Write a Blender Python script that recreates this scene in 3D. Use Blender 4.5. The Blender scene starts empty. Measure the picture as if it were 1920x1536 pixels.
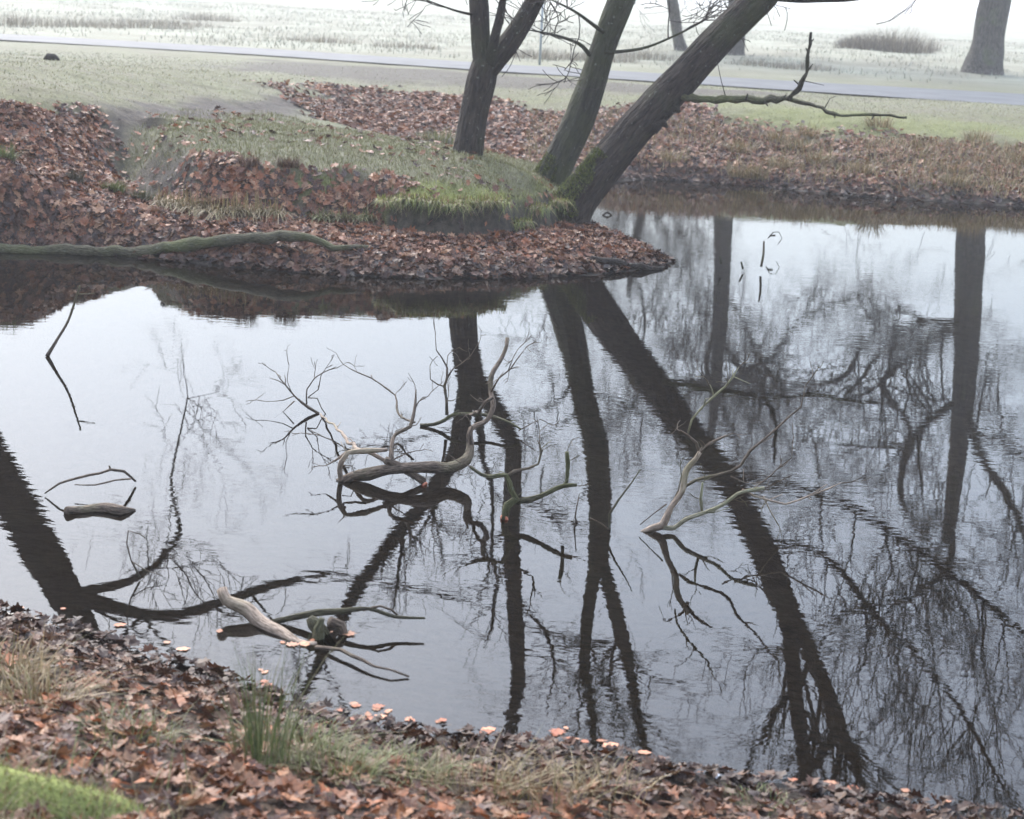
import bpy, math, random
import numpy as np
from mathutils import Vector, Matrix

# ------------------------------------------------------------------ camera, sky, sun, exposure
scene = bpy.context.scene
HC = 2.8                      # eye above the water
FPX = 3400.0                  # focal length in photograph pixels (1920 wide)
PITCH, ROLL = math.radians(13.13), math.radians(2.92)
cam_d = bpy.data.cameras.new('camera'); cam = bpy.data.objects.new('camera', cam_d)
scene.collection.objects.link(cam); scene.camera = cam
cam_d.sensor_width = 36.0; cam_d.lens = FPX / 1920 * 36.0
cam_d.clip_start = 0.1; cam_d.clip_end = 3000
CM = Matrix.Rotation(math.pi / 2 - PITCH, 4, 'X') @ Matrix.Rotation(ROLL, 4, 'Z')
cam.matrix_world = Matrix.Translation((0, 0, HC)) @ CM
cam_d.dof.use_dof = True; cam_d.dof.focus_distance = 12.0; cam_d.dof.aperture_fstop = 4.0

SUN_EL, SUN_AZ = math.radians(38), math.radians(-25)      # azimuth from +Y towards +X
world = bpy.data.worlds.new('World'); scene.world = world; world.use_nodes = True
wn = world.node_tree; wn.nodes.clear()
sky = wn.nodes.new('ShaderNodeTexSky'); sky.sky_type = 'NISHITA'; sky.sun_disc = False
sky.sun_elevation = SUN_EL; sky.sun_rotation = SUN_AZ
sky.air_density = 1.0; sky.dust_density = 1.2; sky.ozone_density = 2.5
hs = wn.nodes.new('ShaderNodeHueSaturation'); hs.inputs['Saturation'].default_value = 0.6
bg = wn.nodes.new('ShaderNodeBackground'); bg.inputs['Strength'].default_value = 0.15
wo = wn.nodes.new('ShaderNodeOutputWorld')
geo_w = wn.nodes.new('ShaderNodeTexCoord'); sx = wn.nodes.new('ShaderNodeSeparateXYZ'); wn.links.new(geo_w.outputs['Generated'], sx.inputs[0])
ov = wn.nodes.new('ShaderNodeMath'); ov.operation = 'MULTIPLY_ADD'; ov.use_clamp = False; ov.inputs[1].default_value = 2.6; ov.inputs[2].default_value = .38
cz = wn.nodes.new('ShaderNodeMath'); cz.operation = 'MAXIMUM'; cz.inputs[1].default_value = 0; wn.links.new(sx.outputs[2], cz.inputs[0]); wn.links.new(cz.outputs[0], ov.inputs[0])
om = wn.nodes.new('ShaderNodeMix'); om.data_type = 'RGBA'; om.blend_type = 'MULTIPLY'; om.inputs[0].default_value = 1
wn.links.new(sky.outputs[0], hs.inputs['Color']); wn.links.new(hs.outputs[0], om.inputs[6]); wn.links.new(ov.outputs[0], om.inputs[7]); wn.links.new(om.outputs[2], bg.inputs[0]); wn.links.new(bg.outputs[0], wo.inputs[0])
sl = bpy.data.lights.new('sun', 'SUN'); sl.energy = 1.5; sl.angle = math.radians(40); sl.color = (1, .93, .83)
so = bpy.data.objects.new('sun', sl); scene.collection.objects.link(so)
sd_ = Vector((math.sin(SUN_AZ) * math.cos(SUN_EL), math.cos(SUN_AZ) * math.cos(SUN_EL), math.sin(SUN_EL)))
so.rotation_euler = sd_.to_track_quat('Z', 'Y').to_euler(); so.location = (0, 0, 40)
scene.view_settings.view_transform = 'Standard'; scene.view_settings.look = 'None'
scene.view_settings.gamma = 1; scene.view_settings.exposure = 1.5
HAZE_DENSITY = 0.0013
scene.cycles.use_denoising = True
scene.cycles.max_bounces = 8; scene.cycles.diffuse_bounces = 3; scene.cycles.glossy_bounces = 3
scene.cycles.transparent_max_bounces = 8; scene.cycles.volume_bounces = 2
scene.cycles.caustics_reflective = False; scene.cycles.caustics_refractive = False

# ------------------------------------------------------------------ helpers
random.seed(7); RNG = np.random.default_rng(11)
CMn = np.array(CM.to_3x3())
def ray(px, py):
    return CMn @ np.array([(px - 960) / FPX, -(py - 768) / FPX, -1.0])
def P(px, py, z=0.0):                       # ground point at height z seen along a sight line
    d = ray(px, py); t = (z - HC) / d[2]
    return np.array([d[0] * t, d[1] * t, z])
def Y(px, py, y):                           # point at forward distance y
    d = ray(px, py); t = y / d[1]
    return np.array([d[0] * t, y, HC + d[2] * t])
def R(px, py, y):                           # point at forward distance y whose mirror image lies at the pixel
    p = Y(px, py, y); p[2] = -p[2]; return p

def tag(o, label=None, cat=None, group=None, kind=None):
    if label: o['label'] = label
    if cat: o['category'] = cat
    if group: o['group'] = group
    if kind: o['kind'] = kind
    return o
def link(o, parent=None):
    scene.collection.objects.link(o)
    if parent is not None: o.parent = parent
    return o
def empty(name, loc=(0, 0, 0)):
    o = bpy.data.objects.new(name, None); o.location = loc; o.empty_display_size = .2
    return link(o)
def mesh_np(name, V, F, mat, col=None, bark=None, smooth=True):
    """V (n,3), F (m,3 or 4) -> mesh datablock"""
    me = bpy.data.meshes.new(name)
    V = np.asarray(V, dtype=np.float32); F = np.asarray(F, dtype=np.int32)
    k = F.shape[1]
    me.vertices.add(len(V)); me.vertices.foreach_set('co', V.ravel())
    me.loops.add(F.size); me.loops.foreach_set('vertex_index', F.ravel())
    me.polygons.add(len(F)); me.polygons.foreach_set('loop_start', np.arange(len(F), dtype=np.int32) * k)
    me.polygons.foreach_set('loop_total', np.full(len(F), k, dtype=np.int32))
    me.polygons.foreach_set('use_smooth', np.full(len(F), smooth))
    me.update(calc_edges=True)
    if col is not None:
        a = me.attributes.new('col', 'FLOAT_COLOR', 'POINT')
        c = np.ones((len(V), 4), np.float32); c[:, :3] = col; a.data.foreach_set('color', c.ravel())
    if bark is not None:
        a = me.attributes.new('bark', 'FLOAT_VECTOR', 'POINT'); a.data.foreach_set('vector', np.asarray(bark, np.float32).ravel())
    me.materials.append(mat)
    return me
def obj(name, me, parent=None, origin=None):
    o = bpy.data.objects.new(name, me)
    return link(o, parent)

def vnoise(x, y, scale, seed=0):            # smooth value noise in numpy, -1..1
    r = np.random.default_rng(seed); T = r.random((256, 256)).astype(np.float32) * 2 - 1
    u = np.asarray(x) / scale + 1000.37; v = np.asarray(y) / scale + 1000.71
    i = np.floor(u).astype(int); j = np.floor(v).astype(int); fu = u - i; fv = v - j
    fu = fu * fu * (3 - 2 * fu); fv = fv * fv * (3 - 2 * fv)
    i0 = i & 255; j0 = j & 255; i1 = (i + 1) & 255; j1 = (j + 1) & 255
    return (T[i0, j0] * (1 - fu) + T[i1, j0] * fu) * (1 - fv) + (T[i0, j1] * (1 - fu) + T[i1, j1] * fu) * fv
def fbm(x, y, s, seed=0, n=3):
    return sum(vnoise(x, y, s / 2 ** k, seed + k) / 2 ** k for k in range(n)) / 1.6
def sstep(a, b, x):
    t = np.clip((x - a) / (b - a), 0, 1); return t * t * (3 - 2 * t)
def sdist(poly, x, y):                      # signed distance, positive inside
    poly = np.asarray(poly)[:, :2]; d2 = np.full(x.shape, 1e18); ins = np.zeros(x.shape, bool)
    for a, b in zip(poly, np.roll(poly, -1, 0)):
        e = b - a; L = e @ e + 1e-12
        t = np.clip(((x - a[0]) * e[0] + (y - a[1]) * e[1]) / L, 0, 1)
        d2 = np.minimum(d2, (x - a[0] - t * e[0]) ** 2 + (y - a[1] - t * e[1]) ** 2)
        c = (a[1] > y) != (b[1] > y)
        if abs(e[1]) > 1e-12: ins ^= c & (x < e[0] * (y - a[1]) / e[1] + a[0])
    return np.where(ins, 1, -1) * np.sqrt(d2)
class RBF:
    def __init__(s, pts, lam=1e-3):
        p = np.array(pts, float); s.c = p[:, :2]; n = len(p)
        A = s.k(s.c, s.c) + lam * np.eye(n); Pm = np.c_[np.ones(n), s.c]
        M = np.block([[A, Pm], [Pm.T, np.zeros((3, 3))]])
        s.w = np.linalg.solve(M, np.r_[p[:, 2], 0, 0, 0])
    @staticmethod
    def k(a, b):
        return np.sqrt(((a[:, None] - b[None]) ** 2).sum(-1) + .05)
    def __call__(s, x, y):
        q = np.c_[x.ravel(), y.ravel()]; out = np.empty(len(q))
        for i in range(0, len(q), 20000):
            b = q[i:i + 20000]; out[i:i + 20000] = s.k(b, s.c) @ s.w[:-3] + s.w[-3] + b @ s.w[-2:]
        return out.reshape(x.shape)

# ------------------------------------------------------------------ materials
def mat(name):
    m = bpy.data.materials.new(name); m.use_nodes = True; n = m.node_tree
    b = n.nodes['Principled BSDF']; b.inputs['Specular IOR Level'].default_value = .3
    return m, n, b
def N(n, t, **k):
    x = n.nodes.new(t)
    for a, v in k.items():
        if hasattr(x, a): setattr(x, a, v)
        else: x.inputs[a.replace('_', ' ')].default_value = v
    return x
def ramp(n, src, stops):
    r = n.nodes.new('ShaderNodeValToRGB'); e = r.color_ramp.elements
    while len(e) < len(stops): e.new(.5)
    for q, (p, c) in zip(e, stops):
        q.position = p; q.color = (*c, 1) if len(c) == 3 else c
    n.links.new(src, r.inputs[0]); return r
def mixc(n, fac, a, b, mode='MIX'):
    x = n.nodes.new('ShaderNodeMix'); x.data_type = 'RGBA'; x.blend_type = mode
    for s, v in ((0, fac), (6, a), (7, b)):
        if hasattr(v, 'is_linked') or hasattr(v, 'links'): n.links.new(v, x.inputs[s])
        else: x.inputs[s].default_value = v if s == 0 else (*v, 1)
    return x.outputs[2]
def attr_mat(name, rough=.7, trans=0.0, spec=.3, var=.0):
    m, n, b = mat(name)
    a = N(n, 'ShaderNodeAttribute', attribute_name='col')
    g = N(n, 'ShaderNodeNewGeometry'); no = N(n, 'ShaderNodeTexNoise'); no.inputs['Scale'].default_value = 60; no.inputs['Detail'].default_value = 3
    n.links.new(g.outputs['Position'], no.inputs['Vector'])
    r = ramp(n, no.outputs[0], [(.3, (.62, .62, .62)), (.7, (1.25, 1.22, 1.18))])
    c = mixc(n, 1.0, a.outputs['Color'], r.outputs[0], 'MULTIPLY')
    n.links.new(c, b.inputs['Base Color']); b.inputs['Roughness'].default_value = rough
    b.inputs['Specular IOR Level'].default_value = spec
    if trans:
        t = N(n, 'ShaderNodeBsdfTranslucent'); n.links.new(c, t.inputs[0])
        mx = N(n, 'ShaderNodeMixShader'); mx.inputs[0].default_value = trans
        n.links.new(b.outputs[0], mx.inputs[1]); n.links.new(t.outputs[0], mx.inputs[2])
        n.links.new(mx.outputs[0], n.nodes['Material Output'].inputs[0])
    return m
M_LEAF = attr_mat('dead_leaf', .55, .12, .35)
M_WETLEAF = attr_mat('wet_leaf', .3, .0, .5)
M_GRASS = attr_mat('grass_blade', .6, .2)
def bark_mat(name, dark, mid, green, green_amt, ridge=1.0, lichen=0.0):
    m, n, b = mat(name)
    a = N(n, 'ShaderNodeAttribute', attribute_name='bark')
    t1 = N(n, 'ShaderNodeTexNoise'); t1.inputs['Scale'].default_value = 5.5; t1.inputs['Detail'].default_value = 7; t1.inputs['Roughness'].default_value = .65
    t2 = N(n, 'ShaderNodeTexVoronoi'); t2.inputs['Scale'].default_value = 4.0; t2.feature = 'DISTANCE_TO_EDGE'
    g = N(n, 'ShaderNodeNewGeometry'); t3 = N(n, 'ShaderNodeTexNoise'); t3.inputs['Scale'].default_value = 2.2; t3.inputs['Detail'].default_value = 6
    t4 = N(n, 'ShaderNodeTexNoise'); t4.inputs['Scale'].default_value = 22; t4.inputs['Detail'].default_value = 3
    for t in (t1, t2): n.links.new(a.outputs['Vector'], t.inputs['Vector'])
    for t in (t3, t4): n.links.new(g.outputs['Position'], t.inputs['Vector'])
    r = ramp(n, t1.outputs[0], [(.32, dark), (.62, mid)])
    gm = ramp(n, t3.outputs[0], [(.62 - .35 * green_amt, (0, 0, 0)), (.78 - .2 * green_amt, (1, 1, 1))])
    c = mixc(n, gm.outputs[0], r.outputs[0], mixc(n, .55, r.outputs[0], green))
    if lichen:
        lm = ramp(n, t4.outputs[0], [(.66, (0, 0, 0)), (.72, (lichen, lichen, lichen))])
        c = mixc(n, lm.outputs[0], c, (.32, .34, .28))
    n.links.new(c, b.inputs['Base Color']); b.inputs['Roughness'].default_value = .85
    ad = N(n, 'ShaderNodeMath', operation='ADD'); n.links.new(t1.outputs[0], ad.inputs[0]); n.links.new(t2.outputs[0], ad.inputs[1])
    bp = N(n, 'ShaderNodeBump'); bp.inputs['Strength'].default_value = .9 * ridge; bp.inputs['Distance'].default_value = .05
    n.links.new(ad.outputs[0], bp.inputs['Height']); n.links.new(bp.outputs[0], b.inputs['Normal'])
    return m
M_BARK = bark_mat('dark_bark', (.009, .0065, .0045), (.056, .041, .030), (.065, .072, .026), .35, 1.0, .35)
M_BARKG = bark_mat('greenish_bark', (.012, .010, .007), (.056, .05, .034), (.07, .08, .026), .75, .8, .35)
M_OAK = bark_mat('oak_bark', (.03, .026, .022), (.13, .115, .095), (.10, .12, .05), .25)
M_TWIG = bark_mat('twig_bark', (.02, .016, .014), (.065, .052, .045), (.07, .08, .04), .2, .3)
M_DEAD = bark_mat('dead_branch_bark', (.02, .014, .010), (.165, .12, .085), (.12, .13, .05), .3, .6, .2)
M_PALE = bark_mat('barkless_pale_wood', (.10, .07, .05), (.34, .26, .19), (.2, .19, .09), .25, .3)
M_LICH = bark_mat('lichened_branch', (.09, .08, .05), (.29, .26, .17), (.22, .23, .09), .4, .6, .3)
M_LOGM = bark_mat('mossy_log_bark', (.025, .022, .012), (.11, .095, .055), (.10, .115, .028), .5, .7, .2)
def plain_mat(name, c1, c2, scale=30, rough=.8, bump=.3):
    m, n, b = mat(name)
    t = N(n, 'ShaderNodeTexNoise'); t.inputs['Scale'].default_value = scale; t.inputs['Detail'].default_value = 5
    g = N(n, 'ShaderNodeNewGeometry'); n.links.new(g.outputs['Position'], t.inputs['Vector'])
    r = ramp(n, t.outputs[0], [(.3, c1), (.7, c2)]); n.links.new(r.outputs[0], b.inputs['Base Color'])
    b.inputs['Roughness'].default_value = rough
    bp = N(n, 'ShaderNodeBump'); bp.inputs['Strength'].default_value = bump; bp.inputs['Distance'].default_value = .01
    n.links.new(t.outputs[0], bp.inputs['Height']); n.links.new(bp.outputs[0], b.inputs['Normal'])
    return m
M_CUT = plain_mat('sawn_wood_orange', (.42, .12, .06), (.62, .25, .15), 60, .7)
M_MOSS = plain_mat('bright_moss', (.10, .11, .03), (.24, .26, .075), 70, .95, 1.0)
M_ROAD = plain_mat('wet_asphalt', (.05, .053, .055), (.085, .088, .09), 1.3, .75, .05)
M_POST = plain_mat('grey_post', (.22, .25, .26), (.3, .33, .34), 20)
M_PINK = plain_mat('pink_marker', (.6, .2, .2), (.75, .3, .3), 20)
M_WHITE = plain_mat('white_feather', (.75, .75, .78), (.9, .9, .92), 40)

# ------------------------------------------------------------------ terrain
NEAR = [(0,1150),(100,1172),(200,1205),(350,1252),(480,1295),(620,1342),(800,1376),(1000,1400),(1150,1424),(1300,1452),(1500,1484),(1700,1512),(1920,1548)]
FRONT = [(1235,500),(1150,511),(1050,518),(950,522),(800,522),(650,517),(500,507),(350,492),(200,478),(0,472)]
FAR = [(1920,388),(1760,378),(1600,368),(1480,356),(1400,348),(1300,340),(1200,336),(1110,345)]
pond = [P(*q)[:2] for q in NEAR] + [(3.2, 5.7), (6.5, 5.7), (10.5, 7.5), (13, 12), (13.6, 18), (12.6, 23.5), (10.5, 26.6)]
pond += [P(*q)[:2] for q in FAR] + [(.75, 26.6), (.62, 24.2), (.78, 22.4)]
pond += [P(*q)[:2] for q in [(1082,408),(1135,424),(1205,452),(1258,478),(1262,490)]] + [P(*q)[:2] for q in FRONT]
pond += [(-8, 17.4), (-11, 15.5), (-12, 12.5), (-10.5, 10), (-6.5, 9.0)]
LIP = [(225,345,.42),(300,392,.32),(400,412,.3),(520,414,.3),(620,420,.28),(700,426,.25),(760,438,.23),(850,446,.22),(950,441,.2),(1020,427,.17),(1066,408,.16)]
mound = [P(*q)[:2] for q in LIP] + [(.62, 21.9), (.3, 22.9), (-.5, 23.6), (-1.6, 24.0), (-2.6, 24.6), (-3.6, 25.0), (-4.4, 24.2)]
mound += [P(330,214,.98)[:2], P(240,240,.95)[:2], P(195,285,.85)[:2]]
lo_px = [(0,430,.2),(200,440,.2),(400,445,.2),(600,452,.2),(800,458,.18),(1000,465,.13),(1130,440,.06),(1200,480,.05),
 (0,380,.45),(100,330,.6),(100,262,.9),(50,220,1.12),(180,300,.66),(250,350,.45),(50,165,1.33),(0,122,1.42),(200,142,1.28),(400,152,1.12),
 (540,162,1.0),(200,205,1.12),(310,200,1.0),(450,185,.98),(600,190,.78),(700,220,.6),(800,250,.46),(900,270,.38),(980,300,.26),(1060,338,.1),
 (640,158,.93),(780,160,.93),(900,168,.93),(1100,182,.92),(1200,300,.24),(1200,250,.55),(1200,205,.85),(1400,310,.25),(1400,255,.58),(1400,215,.87),(1600,335,.2),(1600,290,.45),
 (1600,250,.7),(1600,222,.9),(1900,355,.18),(1900,290,.55),(1900,245,.8),(1900,222,.93)]
lo = [tuple(P(*q)) for q in lo_px]
lo += [tuple(P(a_, b_, z_ - .02)) for a_, b_, z_ in LIP]
lo += [(-8, 19, .6), (-8, 22, 1.3), (-12, 17, .6), (-14, 13, .6), (-9, 27, 1.3), (-6, 34, .97), (0, 34, .93), (6, 34, .93), (12, 34, .93), (12, 28, .3), (15, 24, .6), (15.5, 18, .6), (15, 11, .6),
       (-14, 30, 1.1), (16, 30, .9), (-1, 23.5, .35), (0, 25.5, .15)]
nearshore = [P(*q) for q in NEAR[::2]] + [np.array([4, 5.7, 0]), np.array([7, 5.7, 0]), np.array([-6.5, 9, 0])]
for q in nearshore:
    for dd, zz in ((0, 0.0), (.7, .13), (1.6, .34), (3.2, .75), (5.2, 1.15), (9, 1.25)):
        lo.append((q[0] - .25 * dd, q[1] - dd, zz))
hi = [tuple(P(*q)) for q in [(875,295,.84),(1052,388,.35),(1020,400,.37),(950,412,.42),(870,408,.46),(760,402,.47),(640,380,.55),(520,370,.58),(430,345,.68),(300,300,.85),(250,275,.9),
 (400,250,.97),(600,250,.93),(520,205,.98),(700,275,.9),(960,322,.74),(1020,350,.57),(870,350,.68),(700,335,.73),(340,225,.99)]]
hi += [(-2.6, 24.4, .8), (-1, 23.3, .75), (.3, 22.6, .55), (.62, 21.7, .33), (-4.2, 24.5, .95)]
LO, HI = RBF(lo), RBF(hi)
def terrain(x, y, detail=True):
    x = np.asarray(x, float); y = np.asarray(y, float)
    shp = x.shape; x = x.ravel(); y = y.ravel()
    z = np.full(x.shape, .93)
    near = (np.abs(x) < 22) & (y < 42) & (y > -8)
    xn, yn = x[near], y[near]
    zn = LO(xn, yn); sm = sdist(mound, xn, yn) + .05 * vnoise(xn, yn, .35, 5)
    zh = HI(xn, yn); soft = .55 * sstep(1.1, 1.9, -xn) * (yn < 22); zn = zn + (zh - zn) * sstep(-.03, .07 + soft, sm)
    sp = sdist(pond, xn, yn)                                   # + in water
    sp = sp + .05 * vnoise(xn, yn, .5, 9) + .03 * vnoise(xn, yn, .17, 10)
    land = np.maximum(zn, .02) * sstep(0, .45, -sp) + .02 * np.clip(-sp / .3, 0, 1)
    wat = -np.minimum(.75, .20 * np.maximum(sp, 0) + .0)
    zn = np.where(sp > 0, wat, land)
    if detail:
        a = sstep(.0, .5, -sp)
        zn = zn + a * (.035 * fbm(xn, yn, .9, 20) + .018 * vnoise(xn, yn, .16, 30)) + (1 - a) * .008 * vnoise(xn, yn, .12, 31)
    edge = np.maximum(np.abs(xn) - 14, np.maximum(yn - 33, -(yn + 2))) / 6
    z[near] = zn + (np.where(yn < 8, 1.25, .93) - zn) * sstep(0, 1, edge)
    z[~near & (y <= 8)] = 1.25
    far = sstep(50, 62, y)
    z = z + far * (.10 * fbm(x, y, 2.6, 40) + .22 * vnoise(x, y, 23, 44)) + (1 - far) * sstep(34, 38, y) * .02 * fbm(x, y, 1.5, 41)
    return z.reshape(shp)
_ty = np.r_[np.arange(3.6, 36, .03), np.arange(36, 80, .3)]
def G(px, py, lift=0.0):
    d = ray(px, py); t = _ty / d[1]; h = HC + d[2] * t - lift; g = terrain(d[0] * t, _ty, False)
    k = np.where(h <= g)[0]; k = k[0] if len(k) else len(_ty) - 1
    return np.array([d[0] * t[k], _ty[k], g[k] + lift])
def axis(a, b, step, grow, lo_, hi_):
    c = list(np.arange(a, b, step)); s = step; v = c[-1]
    while v < hi_: s *= grow; v += s; c.append(v)
    s = step; v = c[0]; pre = []
    while v > lo_: s *= grow; v -= s; pre.append(v)
    return np.array(pre[::-1] + c)
gx = axis(-7.5, 9.5, .072, 1.035, -700, 700)
gy1 = np.arange(4.0, 31.5, .07); gy2 = np.arange(31.5, 46, .25); gy3 = np.arange(46, 130, .65)
gy4 = [130]; s_ = .5
while gy4[-1] < 900: s_ *= 1.08; gy4.append(gy4[-1] + s_)
gy0 = [4.0]; s_ = .06
while gy0[-1] > -40: s_ *= 1.15; gy0.append(gy0[-1] - s_)
gy = np.concatenate([np.array(gy0[1:][::-1]), gy1, gy2, gy3, np.array(gy4)])
GX, GY = np.meshgrid(gx, gy); GZ = terrain(GX, GY)
nx, ny = len(gx), len(gy)
idx = np.arange(nx * ny).reshape(ny, nx)
F = np.stack([idx[:-1, :-1], idx[:-1, 1:], idx[1:, 1:], idx[1:, :-1]], -1).reshape(-1, 4)

# ground cover zones (world-space outlines)
def W(l): return [P(*q)[:2] for q in l]
def WG(l): return [G(q[0], q[1])[:2] for q in l]
Z_MOSS = WG([(730,400,.45),(790,350,.62),(880,365,.6),(980,372,.5),(1060,388,.35),(1066,408,.2),(1000,428,.2),(850,445,.25),(760,436,.25)])
Z_MOSS2 = WG([(545,345,.7),(620,340,.7),(625,365,.6),(555,370,.6)])
Z_MLEAF = WG([(330,345,.7),(420,300,.75),(560,325,.7),(700,345,.68),(780,370,.55),(740,405,.45),(600,415,.35),(400,410,.35),(300,390,.35)])
Z_DARK = WG([(205,290,.85),(300,280,.9),(380,300,.8),(350,340,.65),(290,370,.4),(240,350,.45)])
Z_PATH = WG([(190,215,1.1),(330,195,1.02),(600,188,.85),(640,200,.8),(560,215,.95),(400,225,.98),(260,250,.95),(210,285,.85)])
Z_LEFT = WG([(-250,215,1.2),(60,205,1.15),(190,222,1.05),(215,290,.75),(260,370,.4),(330,412,.3),(1070,470,.1),(1240,500,.0),(600,540,0),(-300,520,0)])
Z_BEACH = W([(-300,420,.3),(250,370,.4),(760,440,.22),(1066,412,.15),(1140,440,.05),(1262,488,0),(1200,520,0),(600,545,0),(-300,530,0)])
Z_DITCH = W([(560,180,.9),(640,163,.93),(800,168,.93),(1000,190,.9),(1250,205,.85),(1500,235,.82),(1920,270,.7),(2100,280,.7),(2100,400,0),(1600,375,0),(1200,345,0),(1060,350,.05),(900,300,.3),(700,265,.5),(600,215,.8)])
Z_FCREST = W([(1330,200,.9),(1600,215,.92),(2000,235,.92),(2000,262,.75),(1700,250,.75),(1500,238,.75),(1380,225,.8)])
Z_VERGE = [P(*q)[:2] for q in [(500,112,.93),(900,137,.93),(1300,165,.93),(1500,180,.93),(1300,190,.93),(1000,170,.93),(640,152,.93),(380,128,1.0)]]
def inside(poly, x, y, soft=.3, wob=.25, seed=60):
    return sstep(-soft, soft, sdist(poly, x, y) + wob * fbm(x, y, .8, seed))
def cover(x, y):
    """leaf litter, green, moss, bare mud, frost (0..1 each)"""
    sp = sdist(pond, x, y); m = inside(mound, x, y, .12, .05)
    leaf = np.maximum(inside(Z_LEFT, x, y) * (1 - m), inside(Z_BEACH, x, y, .1, .05) * (1 - m))
    leaf = np.maximum(leaf, inside(Z_DITCH, x, y, .5, .9) * (1 - m) * .95)
    leaf = np.maximum(leaf, inside(Z_MLEAF, x, y, .2, .3) * .9)
    nearb = (y < 10) & (sp < 0); leaf = np.where(nearb, .9, leaf)
    moss = np.maximum(inside(Z_MOSS, x, y, .25, .2), inside(Z_MOSS2, x, y, .12, .15)); moss = np.maximum(moss, inside(Z_FCREST, x, y, .5, .6) * .55)
    mud = np.maximum(inside(Z_PATH, x, y, .3, .4), inside(Z_DARK, x, y, .2, .25)); mud = np.maximum(mud, inside(Z_VERGE, x, y, .8, 1.0) * .85)
    lipd = sdist(mound, x, y); lipface = sstep(-.12, -.04, lipd) * (1 - sstep(.05, .12, lipd)) * (y < 22.2) * (x > -1.45)
    mud = np.maximum(mud, lipface * .95); mud = np.maximum(mud, sstep(-.28, -.02, sp)); mud = np.where(sp > -.02, 1, mud)
    leaf = leaf * (1 - .85 * lipface); moss = moss * (1 - lipface)
    leaf = leaf * (1 - moss * .8) * (1 - .6 * inside(Z_PATH, x, y, .3, .4)) * (1 - .7 * inside(Z_DARK, x, y, .2, .25))
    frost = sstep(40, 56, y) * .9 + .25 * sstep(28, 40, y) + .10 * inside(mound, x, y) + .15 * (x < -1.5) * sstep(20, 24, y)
    return leaf, moss, mud, np.clip(frost, 0, 1)
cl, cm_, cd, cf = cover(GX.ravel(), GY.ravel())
m, n, b = mat('ground_soil_and_turf')
at = N(n, 'ShaderNodeAttribute', attribute_name='col'); sep = N(n, 'ShaderNodeSeparateColor'); n.links.new(at.outputs['Color'], sep.inputs[0])
geo = N(n, 'ShaderNodeNewGeometry')
def nz(scale, det=5, rough=.6):
    t = N(n, 'ShaderNodeTexNoise'); t.inputs['Scale'].default_value = scale; t.inputs['Detail'].default_value = det; t.inputs['Roughness'].default_value = rough
    n.links.new(geo.outputs['Position'], t.inputs['Vector']); return t.outputs[0]
n1, n2, n3, n4 = nz(14), nz(55, 4), nz(1.6, 6), nz(.35, 6, .65)
grass = ramp(n, n1, [(.3, (.05, .052, .02)), (.5, (.10, .10, .038)), (.7, (.16, .155, .07))]).outputs[0]
dry = ramp(n, n2, [(.3, (.06, .048, .03)), (.7, (.17, .145, .095))]).outputs[0]
grass = mixc(n, ramp(n, n3, [(.42, (0, 0, 0)), (.66, (.75, .75, .75))]).outputs[0], grass, dry)
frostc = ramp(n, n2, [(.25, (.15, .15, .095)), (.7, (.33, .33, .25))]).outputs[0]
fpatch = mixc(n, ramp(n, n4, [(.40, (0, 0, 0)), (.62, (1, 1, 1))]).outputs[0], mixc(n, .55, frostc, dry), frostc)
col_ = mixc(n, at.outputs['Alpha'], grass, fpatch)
litter = ramp(n, n2, [(.28, (.02, .013, .010)), (.5, (.06, .036, .026)), (.72, (.13, .08, .055))]).outputs[0]
col_ = mixc(n, sep.outputs[0], col_, litter)
mossc = ramp(n, n2, [(.3, (.075, .085, .015)), (.7, (.2, .215, .055))]).outputs[0]
col_ = mixc(n, sep.outputs[1], col_, mossc)
mudc = ramp(n, n1, [(.3, (.015, .012, .009)), (.7, (.075, .058, .042))]).outputs[0]
col_ = mixc(n, sep.outputs[2], col_, mudc)
n.links.new(col_, b.inputs['Base Color']); b.inputs['Roughness'].default_value = .85
bp = N(n, 'ShaderNodeBump'); bp.inputs['Strength'].default_value = .8; bp.inputs['Distance'].default_value = .03
n.links.new(n2, bp.inputs['Height']); n.links.new(bp.outputs[0], b.inputs['Normal'])
M_GROUND = m
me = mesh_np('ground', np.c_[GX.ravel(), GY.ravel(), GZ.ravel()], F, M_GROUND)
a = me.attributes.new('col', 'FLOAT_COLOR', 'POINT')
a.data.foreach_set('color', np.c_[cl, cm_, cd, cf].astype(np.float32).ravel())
tag(obj('ground', me), 'soil, turf and frosty meadow around the pond', None, None, 'structure')

# road: sheet laid over the meadow
def strip(path_l, path_r, lift):
    V = []; F = []
    for a_, b_ in zip(path_l, path_r):
        for t in np.linspace(0, 1, 7):
            q = a_ + (b_ - a_) * t; V.append((q[0], q[1], lift + .03 * math.sin(math.pi * t)))
    for i in range(len(path_l) - 1):
        for j in range(6):
            k = i * 7 + j; F.append((k, k + 1, k + 8, k + 7))
    return V, F
rl = [P(-300,53,.95), P(0,64,.95), P(480,91,.95), P(960,122,.95), P(1440,150,.95), P(1920,177,.95), P(2300,200,.95)]
rr = [P(-300,63,.95), P(0,75,.95), P(480,103,.95), P(960,136,.95), P(1440,167,.95), P(1920,199,.95), P(2300,225,.95)]
dl, dr = rl[-1] - rl[-2], rr[-1] - rr[-2]; el, er = rl[0] - rl[1], rr[0] - rr[1]
rl = [rl[0] + el * 6] + rl + [rl[-1] + dl * 6]; rr = [rr[0] + er * 6] + rr + [rr[-1] + dr * 6]
def dens(pp): 
    out = []
    for a_, b_ in zip(pp[:-1], pp[1:]):
        for t in np.linspace(0, 1, 12, endpoint=False): out.append(a_ + (b_ - a_) * t)
    return out + [pp[-1]]
V, F4 = strip(dens(rl), dens(rr), .958)
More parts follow.
